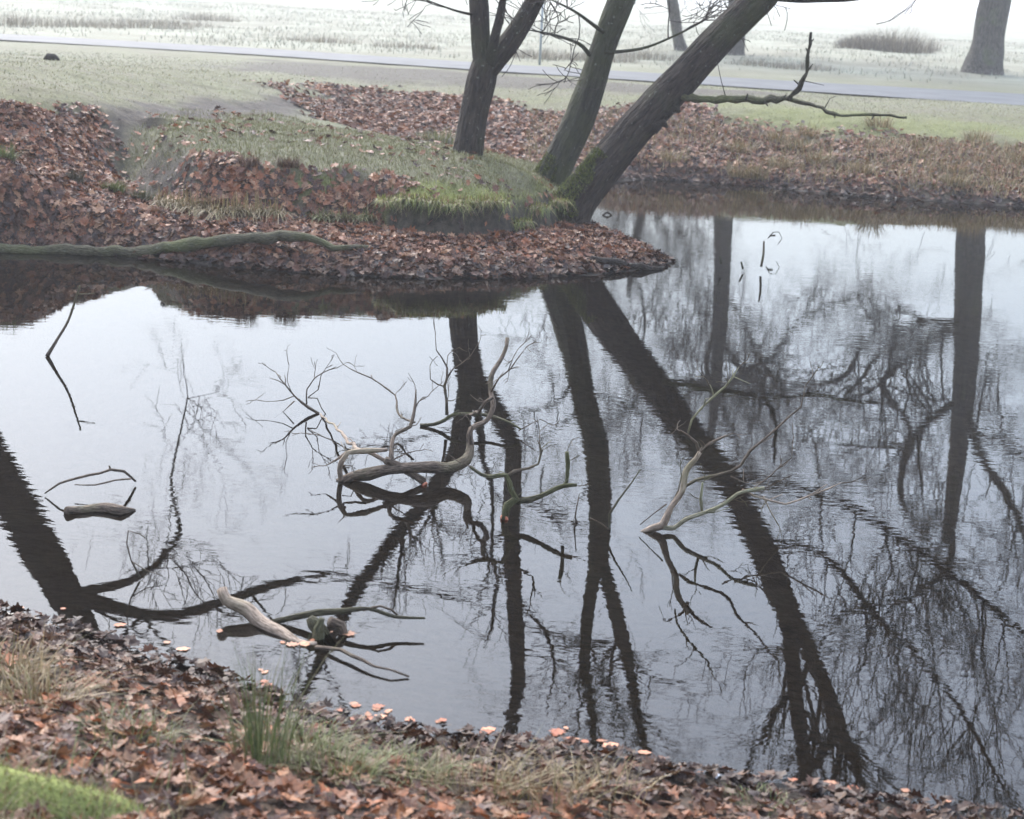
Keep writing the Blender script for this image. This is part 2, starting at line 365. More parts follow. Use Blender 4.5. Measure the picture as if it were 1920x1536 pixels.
tag(obj('road', mesh_np('road', V, F4, M_ROAD)), 'narrow wet asphalt road crossing the meadow', None, None, 'structure')

# water
m, n, b = mat('pond_water'); n.nodes.remove(b)
tc = N(n, 'ShaderNodeNewGeometry')
def wz(scale, sx, det):
    mp = N(n, 'ShaderNodeMapping'); mp.inputs['Scale'].default_value = (sx, 1, 1); n.links.new(tc.outputs['Position'], mp.inputs[0])
    t = N(n, 'ShaderNodeTexNoise'); t.inputs['Scale'].default_value = scale; t.inputs['Detail'].default_value = det; n.links.new(mp.outputs[0], t.inputs[0]); return t.outputs[0]
w1, w2, wm = wz(13, .5, 2), wz(2.2, .7, 1), wz(.28, 1, 2)
msk = ramp(n, wm, [(.38, (.05, .05, .05)), (.66, (1, 1, 1))]).outputs[0]
mu = N(n, 'ShaderNodeMath', operation='MULTIPLY'); n.links.new(w1, mu.inputs[0]); n.links.new(msk, mu.inputs[1])
ma = N(n, 'ShaderNodeMath', operation='MULTIPLY_ADD'); n.links.new(w2, ma.inputs[0]); ma.inputs[1].default_value = .55; n.links.new(mu.outputs[0], ma.inputs[2])
bp = N(n, 'ShaderNodeBump'); bp.inputs['Strength'].default_value = 1.0; bp.inputs['Distance'].default_value = .00085
n.links.new(ma.outputs[0], bp.inputs['Height'])
fr = N(n, 'ShaderNodeFresnel'); fr.inputs['IOR'].default_value = 1.333; n.links.new(bp.outputs[0], fr.inputs['Normal'])
gl = N(n, 'ShaderNodeBsdfGlossy'); gl.inputs['Roughness'].default_value = .0; n.links.new(bp.outputs[0], gl.inputs['Normal'])
tr = N(n, 'ShaderNodeBsdfTransparent'); tr.inputs[0].default_value = (.46, .42, .36, 1)
mx = N(n, 'ShaderNodeMixShader'); n.links.new(fr.outputs[0], mx.inputs[0]); n.links.new(tr.outputs[0], mx.inputs[1]); n.links.new(gl.outputs[0], mx.inputs[2])
n.links.new(mx.outputs[0], n.nodes['Material Output'].inputs[0])
cxy = np.array(pond); cc = cxy.mean(0)
ring = [q + (q - cc) / np.linalg.norm(q - cc) * .0 for q in cxy]
wp = bpy.data.meshes.new('pond_water'); wp.from_pydata([(-13.5, 4.5, 0), (15, 4.5, 0), (15, 29.5, 0), (-13.5, 29.5, 0)], [], [(0, 1, 2, 3)]); wp.materials.append(m)
tag(obj('pond_water', wp), 'still dark pond water mirroring sky and bare trees', None, None, 'structure')

# ------------------------------------------------------------------ tubes and branching
def smooth_path(pts, rad, step):
    pts = np.array(pts, float); rad = np.array(rad, float)
    if len(pts) < 3:
        n_ = max(2, int(np.linalg.norm(pts[-1] - pts[0]) / step) + 1); t = np.linspace(0, 1, n_)[:, None]
        return pts[0] + (pts[-1] - pts[0]) * t, rad[0] + (rad[-1] - rad[0]) * t[:, 0]
    q = np.vstack([2 * pts[0] - pts[1], pts, 2 * pts[-1] - pts[-2]]); out = []; ro = []
    for i in range(1, len(q) - 2):
        L = np.linalg.norm(q[i + 1] - q[i]); k = max(1, int(L / step))
        for t in np.linspace(0, 1, k, endpoint=False):
            p0, p1, p2, p3 = q[i - 1:i + 3]
            out.append(.5 * (2 * p1 + (p2 - p0) * t + (2 * p0 - 5 * p1 + 4 * p2 - p3) * t * t + (3 * p1 - p0 - 3 * p2 + p3) * t ** 3))
            ro.append(rad[i - 1] + (rad[i] - rad[i - 1]) * t)
    return np.array(out + [pts[-1]]), np.array(ro + [rad[-1]])
class Tubes:
    def __init__(s): s.V = []; s.F = []; s.B = []; s.n = 0
    def add(s, pts, rad, sides=8, rough=0.0, seed=0, cap=True):
        pts = np.asarray(pts, float); rad = np.asarray(rad, float); k = len(pts)
        T = np.gradient(pts, axis=0); T /= np.linalg.norm(T, axis=1)[:, None] + 1e-9
        u = np.cross(T[0], (0, 1, .2)); u /= np.linalg.norm(u) + 1e-9
        ang = np.linspace(0, 2 * np.pi, sides, endpoint=False); ca, sa = np.cos(ang), np.sin(ang)
        Ls = np.r_[0, np.cumsum(np.linalg.norm(np.diff(pts, axis=0), axis=1))]
        V = np.empty((k, sides, 3)); B = np.empty((k, sides, 3))
        for i in range(k):
            u = u - T[i] * (u @ T[i]); u /= np.linalg.norm(u) + 1e-9; v = np.cross(T[i], u)
            r = np.full(sides, rad[i])
            if rough:
                r = r * (1 + rough * (vnoise(ca * 1.3 + seed * 7.1, sa * 1.3 + Ls[i] * 1.1, .9, 3) + .6 * vnoise(ca * 3 + seed * 3.3, sa * 3 + Ls[i] * 3, .9, 4)))
            if sides >= 40: r = r + min(.014, rad[i] * .07) * vnoise(ca * rad[i] * 26 + seed, sa * rad[i] * 26 + Ls[i] * 1.1, 1.0, 6)
            V[i] = pts[i] + np.outer(ca * r, u) + np.outer(sa * r, v)
            rb = max(rad[i], .02)
            kb = 6 if rb > .1 else 16
            B[i] = np.c_[ca * rb * kb, sa * rb * kb, np.full(sides, Ls[i] * kb * .22 + seed)]
        o = s.n; s.V.append(V.reshape(-1, 3)); s.B.append(B.reshape(-1, 3))
        i0 = np.arange(k - 1)[:, None] * sides; j = np.arange(sides)[None]; j1 = (j + 1) % sides
        s.F.append(np.stack([o + i0 + j, o + i0 + j1, o + i0 + sides + j1, o + i0 + sides + j], -1).reshape(-1, 4))
        s.n += k * sides
        if cap:
            for e, p in ((0, pts[0]), (k - 1, pts[-1])):
                c = s.n; s.V.append(p[None]); s.B.append(np.array([[0, 0, Ls[e]]])); s.n += 1
                q = o + e * sides + np.arange(sides); q1 = o + e * sides + (np.arange(sides) + 1) % sides
                s.F.append(np.stack([q, q1, np.full(sides, c), np.full(sides, c)], -1) if e else np.stack([q1, q, np.full(sides, c), np.full(sides, c)], -1))
    def mesh(s, name, mt):
        F = np.vstack(s.F); quads = F[F[:, 2] != F[:, 3]]; tris = F[F[:, 2] == F[:, 3]][:, :3]
        me = bpy.data.meshes.new(name); V = np.vstack(s.V)
        nl = quads.size + tris.size
        me.vertices.add(len(V)); me.vertices.foreach_set('co', V.astype(np.float32).ravel())
        me.loops.add(nl); me.loops.foreach_set('vertex_index', np.r_[quads.ravel(), tris.ravel()].astype(np.int32))
        me.polygons.add(len(quads) + len(tris))
        me.polygons.foreach_set('loop_start', np.r_[np.arange(len(quads)) * 4, quads.size + np.arange(len(tris)) * 3].astype(np.int32))
        me.polygons.foreach_set('loop_total', np.r_[np.full(len(quads), 4), np.full(len(tris), 3)].astype(np.int32))
        me.polygons.foreach_set('use_smooth', np.ones(len(quads) + len(tris), bool))
        a = me.attributes.new('bark', 'FLOAT_VECTOR', 'POINT')
        me.update(calc_edges=True); a = me.attributes['bark']
        a.data.foreach_set('vector', np.vstack(s.B).astype(np.float32).ravel()); me.materials.append(mt)
        return me
def piece(name, parent, pts, rad, mt, sides=10, step=.05, rough=.08, seed=0):
    p, r = smooth_path(pts, rad, step); t = Tubes(); t.add(p, r, sides, rough, seed)
    loc = np.array(parent.location) if parent is not None else np.zeros(3)
    me = t.mesh(name, mt); me.transform(Matrix.Translation(-Vector(loc)))
    return obj(name, me, parent), (p, r)
def grow(T, p, d, L, r, lvl, rs, up=.15, gnarl=.35, spread=.9, counts=(7, 6, 4), minr=.005):
    k = 6 if lvl >= 2 else 5 if lvl == 1 else 4
    pts = [p]; d = d / np.linalg.norm(d); dirs = []
    for i in range(k):
        d = d + rs.normal(0, gnarl, 3) * .5 + np.array([0, 0, up * .3]); d /= np.linalg.norm(d)
        p = p + d * L / k; pts.append(p); dirs.append(d)
    rad = np.linspace(r, max(minr, r * .38), k + 1)
    T.add(pts, rad, 5 if lvl >= 2 else 3, 0, 0, False)
    if lvl <= 0: return
    for c in range(counts[3 - lvl] if lvl < 3 else counts[0]):
        t = rs.uniform(.2, 1.0); i = min(int(t * k), k - 1); q = pts[i] + (pts[i + 1] - pts[i]) * (t * k - i)
        nd = dirs[i] * .7 + rs.normal(0, spread, 3) * .6
        grow(T, q, nd, L * rs.uniform(.42, .68), max(minr, rad[i] * rs.uniform(.4, .6)), lvl - 1, rs, up, gnarl, spread, counts, minr)
def tree(name, label, base, trunk, tr_rad, limbs, bark, twigbark, seed, crown, group=None, flare=True, sides=56):
    """trunk: world points; limbs: list of (points, radii); crown: list of (start, dir, length, radius, level)"""
    e = empty(name, base); tag(e, label, 'tree', group)
    _, (tp, trd) = piece('trunk', e, trunk, tr_rad, bark, sides, .05, .08, seed)
    ends = []
    for i, (lp, lr) in enumerate(limbs):
        _, (q, r) = piece('limb', e, lp, lr, bark, 12, .08, .10, seed + i + 1)
        ends.append((q, r))
    rs = np.random.default_rng(seed); T = Tubes()
    for q, r in ends:                                     # side shoots along each limb
        Lq = np.linalg.norm(np.diff(q, axis=0), axis=1).sum()
        for c in range(max(2, int(Lq * crown.get('per_m', 2.0)))):
            t = rs.uniform(crown.get('t0', .12), 1); i = min(int(t * (len(q) - 1)), len(q) - 2); d = q[i + 1] - q[i]; d /= np.linalg.norm(d) + 1e-9
            nd = d * .5 + rs.normal(0, 1, 3) * .7 + np.array([0, 0, crown.get('up', .15)])
            grow(T, q[i], nd, rs.uniform(.7, 1.3) * min(1, max(.42, r[0] / .055)) * crown.get('len', 1.6), max(.008, r[i] * .35), crown.get('lvl', 2), rs, crown.get('trop', .12), .4, .9, crown.get('counts', (5, 5, 3)), crown.get('minr', .004))
        grow(T, q[-1], q[-1] - q[-3], min(1, max(.2, r[0] / .055)) * crown.get('len', 1.6) * 1.4, r[-1] * .9, crown.get('lvl', 2), rs, .1, .35, .9, crown.get('counts', (5, 5, 3)), crown.get('minr', .004))
    if T.n:
        me = T.mesh('crown', twigbark); me.transform(Matrix.Translation(-Vector(base))); obj('crown', me, e)
    return e

# ------------------------------------------------------------------ the three trees on the mound
YA, YB, YC = 21.5, 22.3, 21.2
def foot(p, z): q = np.array(p); q[2] = z; return q
bA = Y(876,297,YA)
A_tr = [foot(bA, bA[2] - .25), Y(876,297,YA), Y(882,255,YA), Y(891,200,YA), Y(902,150,YA), Y(912,112,YA)]
tree('forked_tree', 'upright tree on the grassy mound with a forked trunk and reddish lower bark', A_tr[1], A_tr, [.24, .185, .168, .162, .17, .15],
     [([Y(908,135,YA), Y(902,90,YA), Y(899,40,YA), Y(897,0,YA), R(852,858,YA), R(790,950,YA-.3), R(705,1055,YA-.6), R(640,1160,YA-.8), R(580,1275,YA-1)], [.13, .118, .112, .11, .105, .10, .09, .08, .065]),
      ([Y(915,130,YA), Y(940,98,YA), Y(968,60,YA), Y(1003,0,YA), R(962,870,YA), R(960,1000,YA+.2), R(966,1150,YA+.3), R(972,1280,YA+.4), R(955,1385,YA+.6)], [.13, .125, .12, .115, .11, .105, .10, .085, .06]),
      ([Y(920,118,YA-.1), Y(928,70,YA-.2), Y(938,30,YA-.25), Y(946,-20,YA-.3)], [.07, .055, .05, .035]),
      ([Y(896,30,YA), Y(860,22,YA-.2), Y(825,10,YA-.3), Y(780,-8,YA-.4)], [.02, .014, .010, .006])],
     M_BARK, M_TWIG, 31, dict(up=.5, per_m=1.7, len=1.3, lvl=2, counts=(5, 5, 4), t0=.3))
bB = Y(1030,343,YB)
B_tr = [foot(Y(1018,352,YB), bB[2] - .2), Y(1030,338,YB), Y(1052,295,YB), Y(1086,225,YB), Y(1112,150,YB), Y(1132,85,YB), Y(1165,0,YB),
        R(1118,850,YB), R(1124,960,YB), R(1121,1060,YB)]
tree('leaning_green_tree', 'slender leaning tree with smooth greenish bark between its two neighbours on the mound', B_tr[1], B_tr, [.30, .21, .185, .175, .165, .16, .155, .15, .14, .14],
     [([R(1121,1040,YB), R(1106,1130,YB), R(1096,1230,YB-.2), R(1110,1330,YB-.3), R(1112,1410,YB-.3)], [.10, .085, .075, .065, .05]),
      ([R(1124,1040,YB), R(1150,1130,YB), R(1178,1240,YB+.3), R(1195,1340,YB+.5), R(1212,1415,YB+.6)], [.11, .095, .085, .075, .055]),
      ([Y(1105,102,YB-.15), Y(1085,82,YB-.4), Y(1040,66,YB-.6), Y(990,56,YB-.8)], [.03, .022, .016, .008]),
      ([Y(1130,60,YB-.15), Y(1110,45,YB-.3), Y(1075,20,YB-.5), Y(1030,-2,YB-.6)], [.03, .022, .016, .009]),
      ([Y(1122,98,YB), Y(1160,97,YB-.3), Y(1215,88,YB-.4), Y(1290,55,YB-.5), Y(1335,30,YB-.5)], [.025, .02, .015, .011, .006])],
     M_BARKG, M_TWIG, 57, dict(up=.4, per_m=3.0, len=1.3, lvl=2, counts=(5, 5, 4), t0=.3, minr=.005))
bC = Y(1072,392,YC)
C_tr = [foot(Y(1050,425,YC), bC[2] - .3), Y(1072,388,YC), Y(1105,345,YC), Y(1160,278,YC), Y(1225,205,YC), Y(1275,152,YC), Y(1340,80,YC), Y(1425,-5,YC),
        R(1362,900,YC), R(1420,1010,YC), R(1470,1135,YC)]
tC = tree('leaning_dark_tree', 'dark rough barked tree leaning far out over the water from the mound tip', C_tr[1], C_tr, [.33, .245, .215, .21, .212, .205, .19, .175, .17, .165, .15],
     [([R(1465,1120,YC), R(1480,1200,YC), R(1495,1340,YC-.3), R(1510,1455,YC-.4)], [.12, .10, .09, .06]),
      ([R(1472,1120,YC), R(1530,1250,YC+.2), R(1570,1350,YC+.4), R(1615,1475,YC+.5)], [.12, .105, .09, .06]),
      ([R(1355,892,YC), R(1450,905,YC-.2), R(1560,935,YC-.4), R(1690,1010,YC-.6), R(1800,1090,YC-.9), R(1930,1195,YC-1.2)], [.055, .048, .046, .044, .04, .03]),
      ([R(1425,1020,YC), R(1540,1040,YC+.4), R(1640,1150,YC+.6), R(1700,1210,YC+.8), R(1800,1330,YC+1), R(1900,1510,YC+1.2)], [.05, .042, .04, .036, .03, .02])],
     M_BARK, M_TWIG, 91, dict(up=1.1, trop=.4, per_m=5, len=1.6, lvl=2, counts=(5, 6, 4), t0=.3, minr=.005))
pt = Y(1270,182,YC - .15)
def rugged(pts, rad, seed, st=.07):
    p, r = smooth_path(pts, rad, st); rw = np.random.default_rng(seed)
    return p + rw.normal(0, 1, p.shape) * .011 * (np.arange(len(p)) > 0)[:, None], r * rw.uniform(.72, 1.3, len(r))
for q in ([(1398,188),(1402,176)], [(1432,190),(1440,199)], [(1466,188),(1474,178)], [(1560,209),(1566,221)], [(1640,214),(1634,224)], [(1508,142),(1524,120)], [(1500,160),(1488,150)], [(1517,100),(1511,90)], [(1519,80),(1526,73)]):
    piece('stub', tC, [Y(*q[0], YC - .6), Y(*q[1], YC - .62)], [.014, .006], M_BARK, 6, .03, .2, q[0][0])
piece('dead_branch', tC, *rugged([Y(1262,180,YC), Y(1300,184,YC-.25), Y(1380,186,YC-.45), Y(1480,187,YC-.6), Y(1530,200,YC-.7), Y(1575,214,YC-.8), Y(1640,214,YC-.9), Y(1697,218,YC-1)], [.045, .034, .04, .036, .024, .02, .017, .012], 5), M_LOGM, 8, .03, .3, 3)
piece('dead_branch', tC, *rugged([Y(1478,188,YC-.6), Y(1492,172,YC-.62), Y(1510,140,YC-.65), Y(1517,105,YC-.65), Y(1521,62,YC-.65)], [.03, .026, .022, .02, .012], 6, .06), M_BARK, 7, .03, .3, 4)
for q in ([Y(1362,186,YC-.4), Y(1352,150,YC-.4), Y(1342,100,YC-.42)], [Y(1500,150,YC-.64), Y(1545,160,YC-.7)], [Y(1545,205,YC-.7), Y(1556,185,YC-.72), Y(1568,180,YC-.7)]):
    piece('twig', tC, q, np.linspace(.006, .003, len(q)), M_TWIG, 4, .08, 0)
for kx, ky, kr in ((1305,152,.055),(1275,200,.06),(1252,228,.05)):
    c = Y(kx - 12, ky + 2, YC - .12); piece('knot', tC, [c - np.array([.1, 0, .06]), c, c + np.array([.07, -.04, -.05])], [.10, kr * 1.2, .015], M_BARK, 9, .03, .25, kx)
# moss cushions on the roots of B and C
FUZZ = []
def moss_pad(parent, pts, rad, seed): FUZZ.append((parent, pts, rad, seed))
tB = [o for o in scene.objects if o.name == 'leaning_green_tree'][0]
piece('root', tB, [Y(972,338,YB-.1), Y(992,334,YB-.12), Y(1012,334,YB-.1), Y(1030,330,YB)], [.03, .06, .08, .1], M_BARKG, 12, .05, .15, 8)
FUZZ += [(tC, C_tr, [.33, .245, .215, .21, .212, .205, .19, .175, .17, .165, .15], bC[2] - .05, bC[2] + .62, (-.75, -.45, .5), 9000, 2),
         (tB, B_tr, [.30, .21, .185, .175, .165, .16, .155, .15, .14, .14], bB[2] - .05, bB[2] + .30, (-.8, -.5, .3), 4000, 5),
         (tB, [Y(972,338,YB-.1), Y(992,334,YB-.12), Y(1012,334,YB-.1), Y(1030,330,YB)], [.03, .06, .08, .1], -9, 9, (-.2, -.5, .8), 3000, 6)]

# off-frame tree at the left whose trunk leans over the pond
YL = 21.0
bL = np.array([-7.4, YL, 1.25])
tree('wide_trunked_tree', 'broad leaning trunk mirrored in the water beside the leafy left bank', bL, [bL - np.array([0, 0, .3]), bL + np.array([.3, 0, .6]), R(-60,800,YL), R(0,900,YL), R(75,1030,YL), R(130,1130,YL)], [.36, .30, .27, .26, .25, .2],
     [([R(120,1110,YL), R(200,1135,YL-.5), R(330,1155,YL-.9), R(480,1105,YL-1.2), R(620,1075,YL-1.5)], [.09, .08, .065, .05, .03]),
      ([R(130,1120,YL), R(180,1230,YL), R(260,1400,YL), R(300,1600,YL)], [.2, .17, .14, .1]),
      ([R(130,1120,YL), R(260,1080,22.5), R(335,1000,24.5), R(322,900,26.5), R(352,745,29)], [.08, .05, .035, .022, .01])],
     M_BARK, M_TWIG, 12, dict(up=.8, per_m=2.2, len=1.2, lvl=2, counts=(5, 5, 3)))

# far trees in the meadow
def far_tree(name, label, px, py, D, h, r, lean, seed, spread=1.0, group=None, fork=.45, nl=8, low=False):
    b = Y(px, py, D); b[2] = float(terrain(np.array([b[0]]), np.array([b[1]]))[0]) - .05
    rs = np.random.default_rng(seed)
    tr = [b - np.array([0, 0, .3]), b, b + np.array([lean * .15, 0, h * .06]), b + np.array([lean * .5, .1, h * .25]), b + np.array([lean, .2, h * fork]), b + np.array([lean * 1.1, .3, h * .75])]
    limbs = []
    for i in range(nl):
        az = i * 2.4 + rs.uniform(-.4, .4); f = rs.uniform(.22 if low else .3, .72)
        p0 = b + np.array([lean * min(1, f / fork), .15, h * f]); L = h * rs.uniform(.35, .6) * spread; d = np.array([math.cos(az), math.sin(az), rs.uniform(.0, .8)])
        pts = [p0]; dd = d.copy()
        for k in range(5):
            dd = dd + rs.normal(0, .35, 3) + np.array([0, 0, .06]); dd /= np.linalg.norm(dd); pts.append(pts[-1] + dd * L / 5)
        r0 = r * rs.uniform(.3, .45); limbs.append((pts, np.linspace(r0, r0 * .25, 6)))
    return tree(name, label, b, tr, [r * 1.75, r * 1.5, r * 1.1, r, r * .85, r * .4], limbs, M_OAK, M_TWIG, seed, dict(per_m=2.2, len=2.4, lvl=2, counts=(6, 6, 5), minr=.009), group)
far_tree('oak_tree', 'stout oak with flared mossy foot standing alone beyond the road', 1843, 138, 54.5, 17, .42, .5, 201, 1.1)
far_tree('oak_tree', 'misty thick trunked oak behind the leaning trees and the road', 1372, 106, 60, 15, .30, .3, 202, 1.0)
far_tree('crooked_tree', 'small crooked tree with twisting low boughs in the mist', 1278, 104, 61, 8.5, .17, -1.1, 203, 1.2, None, .5, 9, True)

# marker post by the road
pb = Y(1012, 117, 46); e = empty('marker_post', pb); tag(e, 'thin pale marker post with a pinkish top by the road', 'post')
for nm, z0, z1, rr_, mm in (('pole', -.2, 2.05, .03, M_POST), ('top_cap', 2.05, 2.18, .04, M_PINK)):
    t = Tubes(); t.add([np.array([0, 0, z0]), np.array([0, 0, (z0 + z1) / 2]), np.array([0, 0, z1])], [rr_, rr_, rr_ * .95], 10); obj(nm, t.mesh(nm, mm), e)

# ------------------------------------------------------------------ dead wood in and by the water
def bough(name, label, cat, origin, parts, group=None, cuts=()):
    e = empty(name, origin); tag(e, label, cat, group)
    for i, (pn, pts, rad, mt) in enumerate(parts):
        if not hasattr(rad, '__len__'): rad = np.linspace(rad, rad * .45, len(pts))
        elif len(rad) == 2 and len(pts) != 2: rad = np.linspace(rad[0], rad[1], len(pts))
        # a little natural waviness
        pts, rad = smooth_path(pts, rad, .09 if max(rad) > .012 else .06); rw = np.random.default_rng(i * 13 + len(label))
        wv = rw.normal(0, 1, pts.shape) * np.minimum(.010, .35 * np.asarray(rad) + .002)[:, None]; wv[0] = 0; pts = pts + wv
        rad = np.asarray(rad) * rw.uniform(.8, 1.2, len(rad)) * (.88 if cat == 'branch' else 1)
        if cat == 'branch' and len(pts) > 4:
            for _ in range(3 if pn != 'twig' else 2):
                k = int(rw.integers(1, len(pts) - 1)); d = pts[k + 1] - pts[k - 1]; d = d / np.linalg.norm(d) + rw.normal(0, .7, 3); d /= np.linalg.norm(d); d[2] = abs(d[2]) * .8
                L = rw.uniform(.03, .11) * (1 if pn != 'twig' else .7); q1 = pts[k] + d * L * .5 + rw.normal(0, .008, 3)
                piece('twig', e, [pts[k], q1, q1 + (d + rw.normal(0, .35, 3)) * L * .5], [min(.0045, rad[k] * .7), .003, .0018], mt, 5, .03, .1)
        piece(pn, e, pts, rad, mt, 9 if max(rad) > .012 else 6, .03 if max(rad) > .012 else .05, .16 if max(rad) > .012 else .1, i + len(name))
    if cat == 'branch':
        T = Tubes(); rg = np.random.default_rng(len(label))
        for pn, pts, rad, mt in parts:
            P_ = np.array(pts); d = P_[-1] - P_[-2]
            if P_[-1][2] > .06 and np.min(rad) < .0125:
                grow(T, P_[-1], d / np.linalg.norm(d) + rg.normal(0, .4, 3), rg.uniform(.07, .14), .0032, 1, rg, .05, .4, .7, (2, 2, 2), .0018)
            for k in range(1, len(P_) - 1):
                if P_[k][2] > .1 and rg.random() < .22 and pn != 'main_limb':
                    dd = P_[k + 1] - P_[k]; grow(T, P_[k], dd / np.linalg.norm(dd) * .6 + rg.normal(0, .7, 3), rg.uniform(.06, .14), .003, 1, rg, .05, .4, .7, (2, 2, 2), .0018)
        if T.n:
            me = T.mesh('fine_twigs', M_DEAD); me.transform(Matrix.Translation(-Vector(origin))); obj('fine_twigs', me, e)['kind'] = 'stuff'
    for c, d, r in cuts:
        t = Tubes(); d = np.array(d) / np.linalg.norm(d); t.add([np.array(c) - d * .006, np.array(c), np.array(c) + d * .004], [r, r, r * .9], 12, .08)
        me = t.mesh('cut_end', M_CUT); me.transform(Matrix.Translation(-Vector(origin))); obj('cut_end', me, e)
    return e
def S(y, *l): return [Y(a, b_, y if len(c) == 0 else c[0]) for a, b_, *c in l]
y0 = 10.0
bough('fallen_branch', 'large forked dead branch with a thick curved bough lying in the pond', 'branch', P(700, 900), [
 ('main_limb', S(10, (636,908), (660,897), (690,884), (725,874), (780,879), (840,878,10.1), (872,866,10.15), (884,835,10.2), (890,805,10.25), (912,785,10.3), (926,765,10.35), (921,735,10.45), (918,705,10.5), (940,672,10.6), (949,650,10.65), (952,636,10.68)),
  [.034, .036, .038, .040, .039, .038, .034, .026, .022, .020, .019, .017, .016, .014, .013, .013], M_DEAD),
 ('side_branch', S(10, (722,862), (752,878), (775,893), (794,908)), [.026, .025, .024, .024], M_DEAD),
 ('side_branch', S(10, (640,905), (636,880,9.95), (640,862,9.93), (655,849,9.95), (690,846), (726,843,10.1)), [.02, .018, .017, .018, .018, .012], M_PALE),
 ('side_branch', S(10, (733,865), (731,835,10.1), (742,815,10.15), (770,803,10.2), (775,780,10.25), (778,755,10.3), (778,730,10.35)), [.017, .015, .014, .012, .011, .009, .006], M_DEAD),
 ('twig', S(10.3, (776,770), (786,752), (804,742)), [.006, .003], M_DEAD),
 ('twig', S(10, (733,865), (745,860), (770,848)), [.006, .003], M_DEAD),
 ('side_branch', S(10.1, (725,866), (695,848), (668,838,10.3), (645,815,10.7), (620,795,11.2), (598,776,11.6)), [.016, .014, .013, .010, .008, .007], M_PALE),
 ('twig', S(10.1, (690,845), (650,843), (628,825), (600,815), (562,812)), [.007, .0025], M_DEAD),
 ('twig', S(10, (650,848), (630,862), (612,873)), [.012, .004], M_PALE),
 ('twig', S(10, (643,873), (660,873), (666,892)), [.005, .004], M_DEAD),
 ('side_branch', S(11.5, (778,792,11.0), (765,788,11.1), (747,776,11.3), (741,742,11.5), (715,722,11.6), (697,708,11.65), (672,700,11.7), (643,682,11.8)), [.008, .009, .008, .007, .006, .006, .005, .003], M_DEAD),
 ('side_branch', S(11.6, (598,776), (578,762), (553,742), (535,722), (516,697,11.7)), [.009, .011, .009, .006, .003], M_DEAD),
 ('twig', S(11.6, (575,758), (577,730), (590,710), (615,695), (650,680)), [.006, .002], M_DEAD),
 ('twig', S(11.6, (578,745), (597,730), (602,705), (621,677)), [.005, .002], M_DEAD),
 ('twig', S(11.6, (577,746), (597,748), (602,765), (618,786)), [.005, .003], M_DEAD),
 ('twig', S(11.6, (547,737), (538,715), (542,684)), [.004, .002], M_DEAD),
 ('twig', S(11.6, (553,742), (530,750), (495,752)), [.005, .002], M_DEAD),
 ('twig', S(11.6, (552,752), (535,768), (514,785)), [.005, .002], M_DEAD),
 ('twig', S(10.4, (921,735), (935,712), (955,695), (968,672), (984,655)), [.007, .002], M_DEAD),
 ('twig', S(10.4, (952,697), (962,670), (974,652)), [.004, .002], M_DEAD),
 ('side_branch', S(10.35, (925,745), (910,755), (900,770), (883,777,10.6)), [.012, .009], M_DEAD),
 ('twig', S(10.2, (884,835), (880,815), (884,800)), [.010, .007], M_DEAD)],
 None, [(Y(796, 910, 10), (.7, -.4, -.5), .022)])
bough('fallen_branch', 'thin arching branch rising in upright forks behind the big dead bough', 'branch', P(815, 797), [
 ('main_limb', S(11.4, (788,797), (815,797), (832,787), (850,777), (885,776), (920,781), (950,791,11.3), (978,806,11.25)), [.011, .014, .014, .013, .012, .011, .009, .006], M_LOGM),
 ('side_branch', S(11.4, (838,778), (839,750), (836,725), (838,708), (836,690), (830,672), (819,655), (817,628)), [.012, .011, .010, .009, .007, .005, .004, .002], M_DEAD),
 ('twig', S(11.4, (836,726), (820,722), (806,712), (807,685)), [.006, .003], M_DEAD),
 ('twig', S(11.4, (838,708), (852,692), (868,682), (880,668), (898,645)), [.007, .002], M_DEAD),
 ('twig', S(11.4, (838,705), (839,668)), [.005, .002], M_DEAD),
 ('twig', S(11.3, (972,808), (990,797), (1012,786)), [.005, .002], M_DEAD)])
bough('fallen_branch', 'short forked branch with a sawn orange end and a mossy upright stub in the water', 'branch', P(950, 975), [
 ('main_limb', S(9.4, (946,972), (955,955), (967,938), (958,915), (948,893), (925,893), (905,886), (882,875)), [.022, .023, .024, .019, .016, .013, .011, .009], M_LOGM),
 ('side_branch', S(9.42, (966,940), (990,935), (1020,930), (1050,915), (1083,911)), [.02, .018, .018, .017, .009], M_LOGM),
 ('side_branch', S(9.5, (1061,912), (1064,890), (1062,868), (1065,846)), [.012, .013, .013, .013], M_LOGM),
 ('side_branch', S(9.4, (950,893), (965,884), (990,879), (1012,870), (1016,848), (1012,826)), [.011, .010, .009, .009, .008, .004], M_DEAD)],
 None, [(Y(945, 973, 9.39), (-.4, -.8, -.3), .023)])
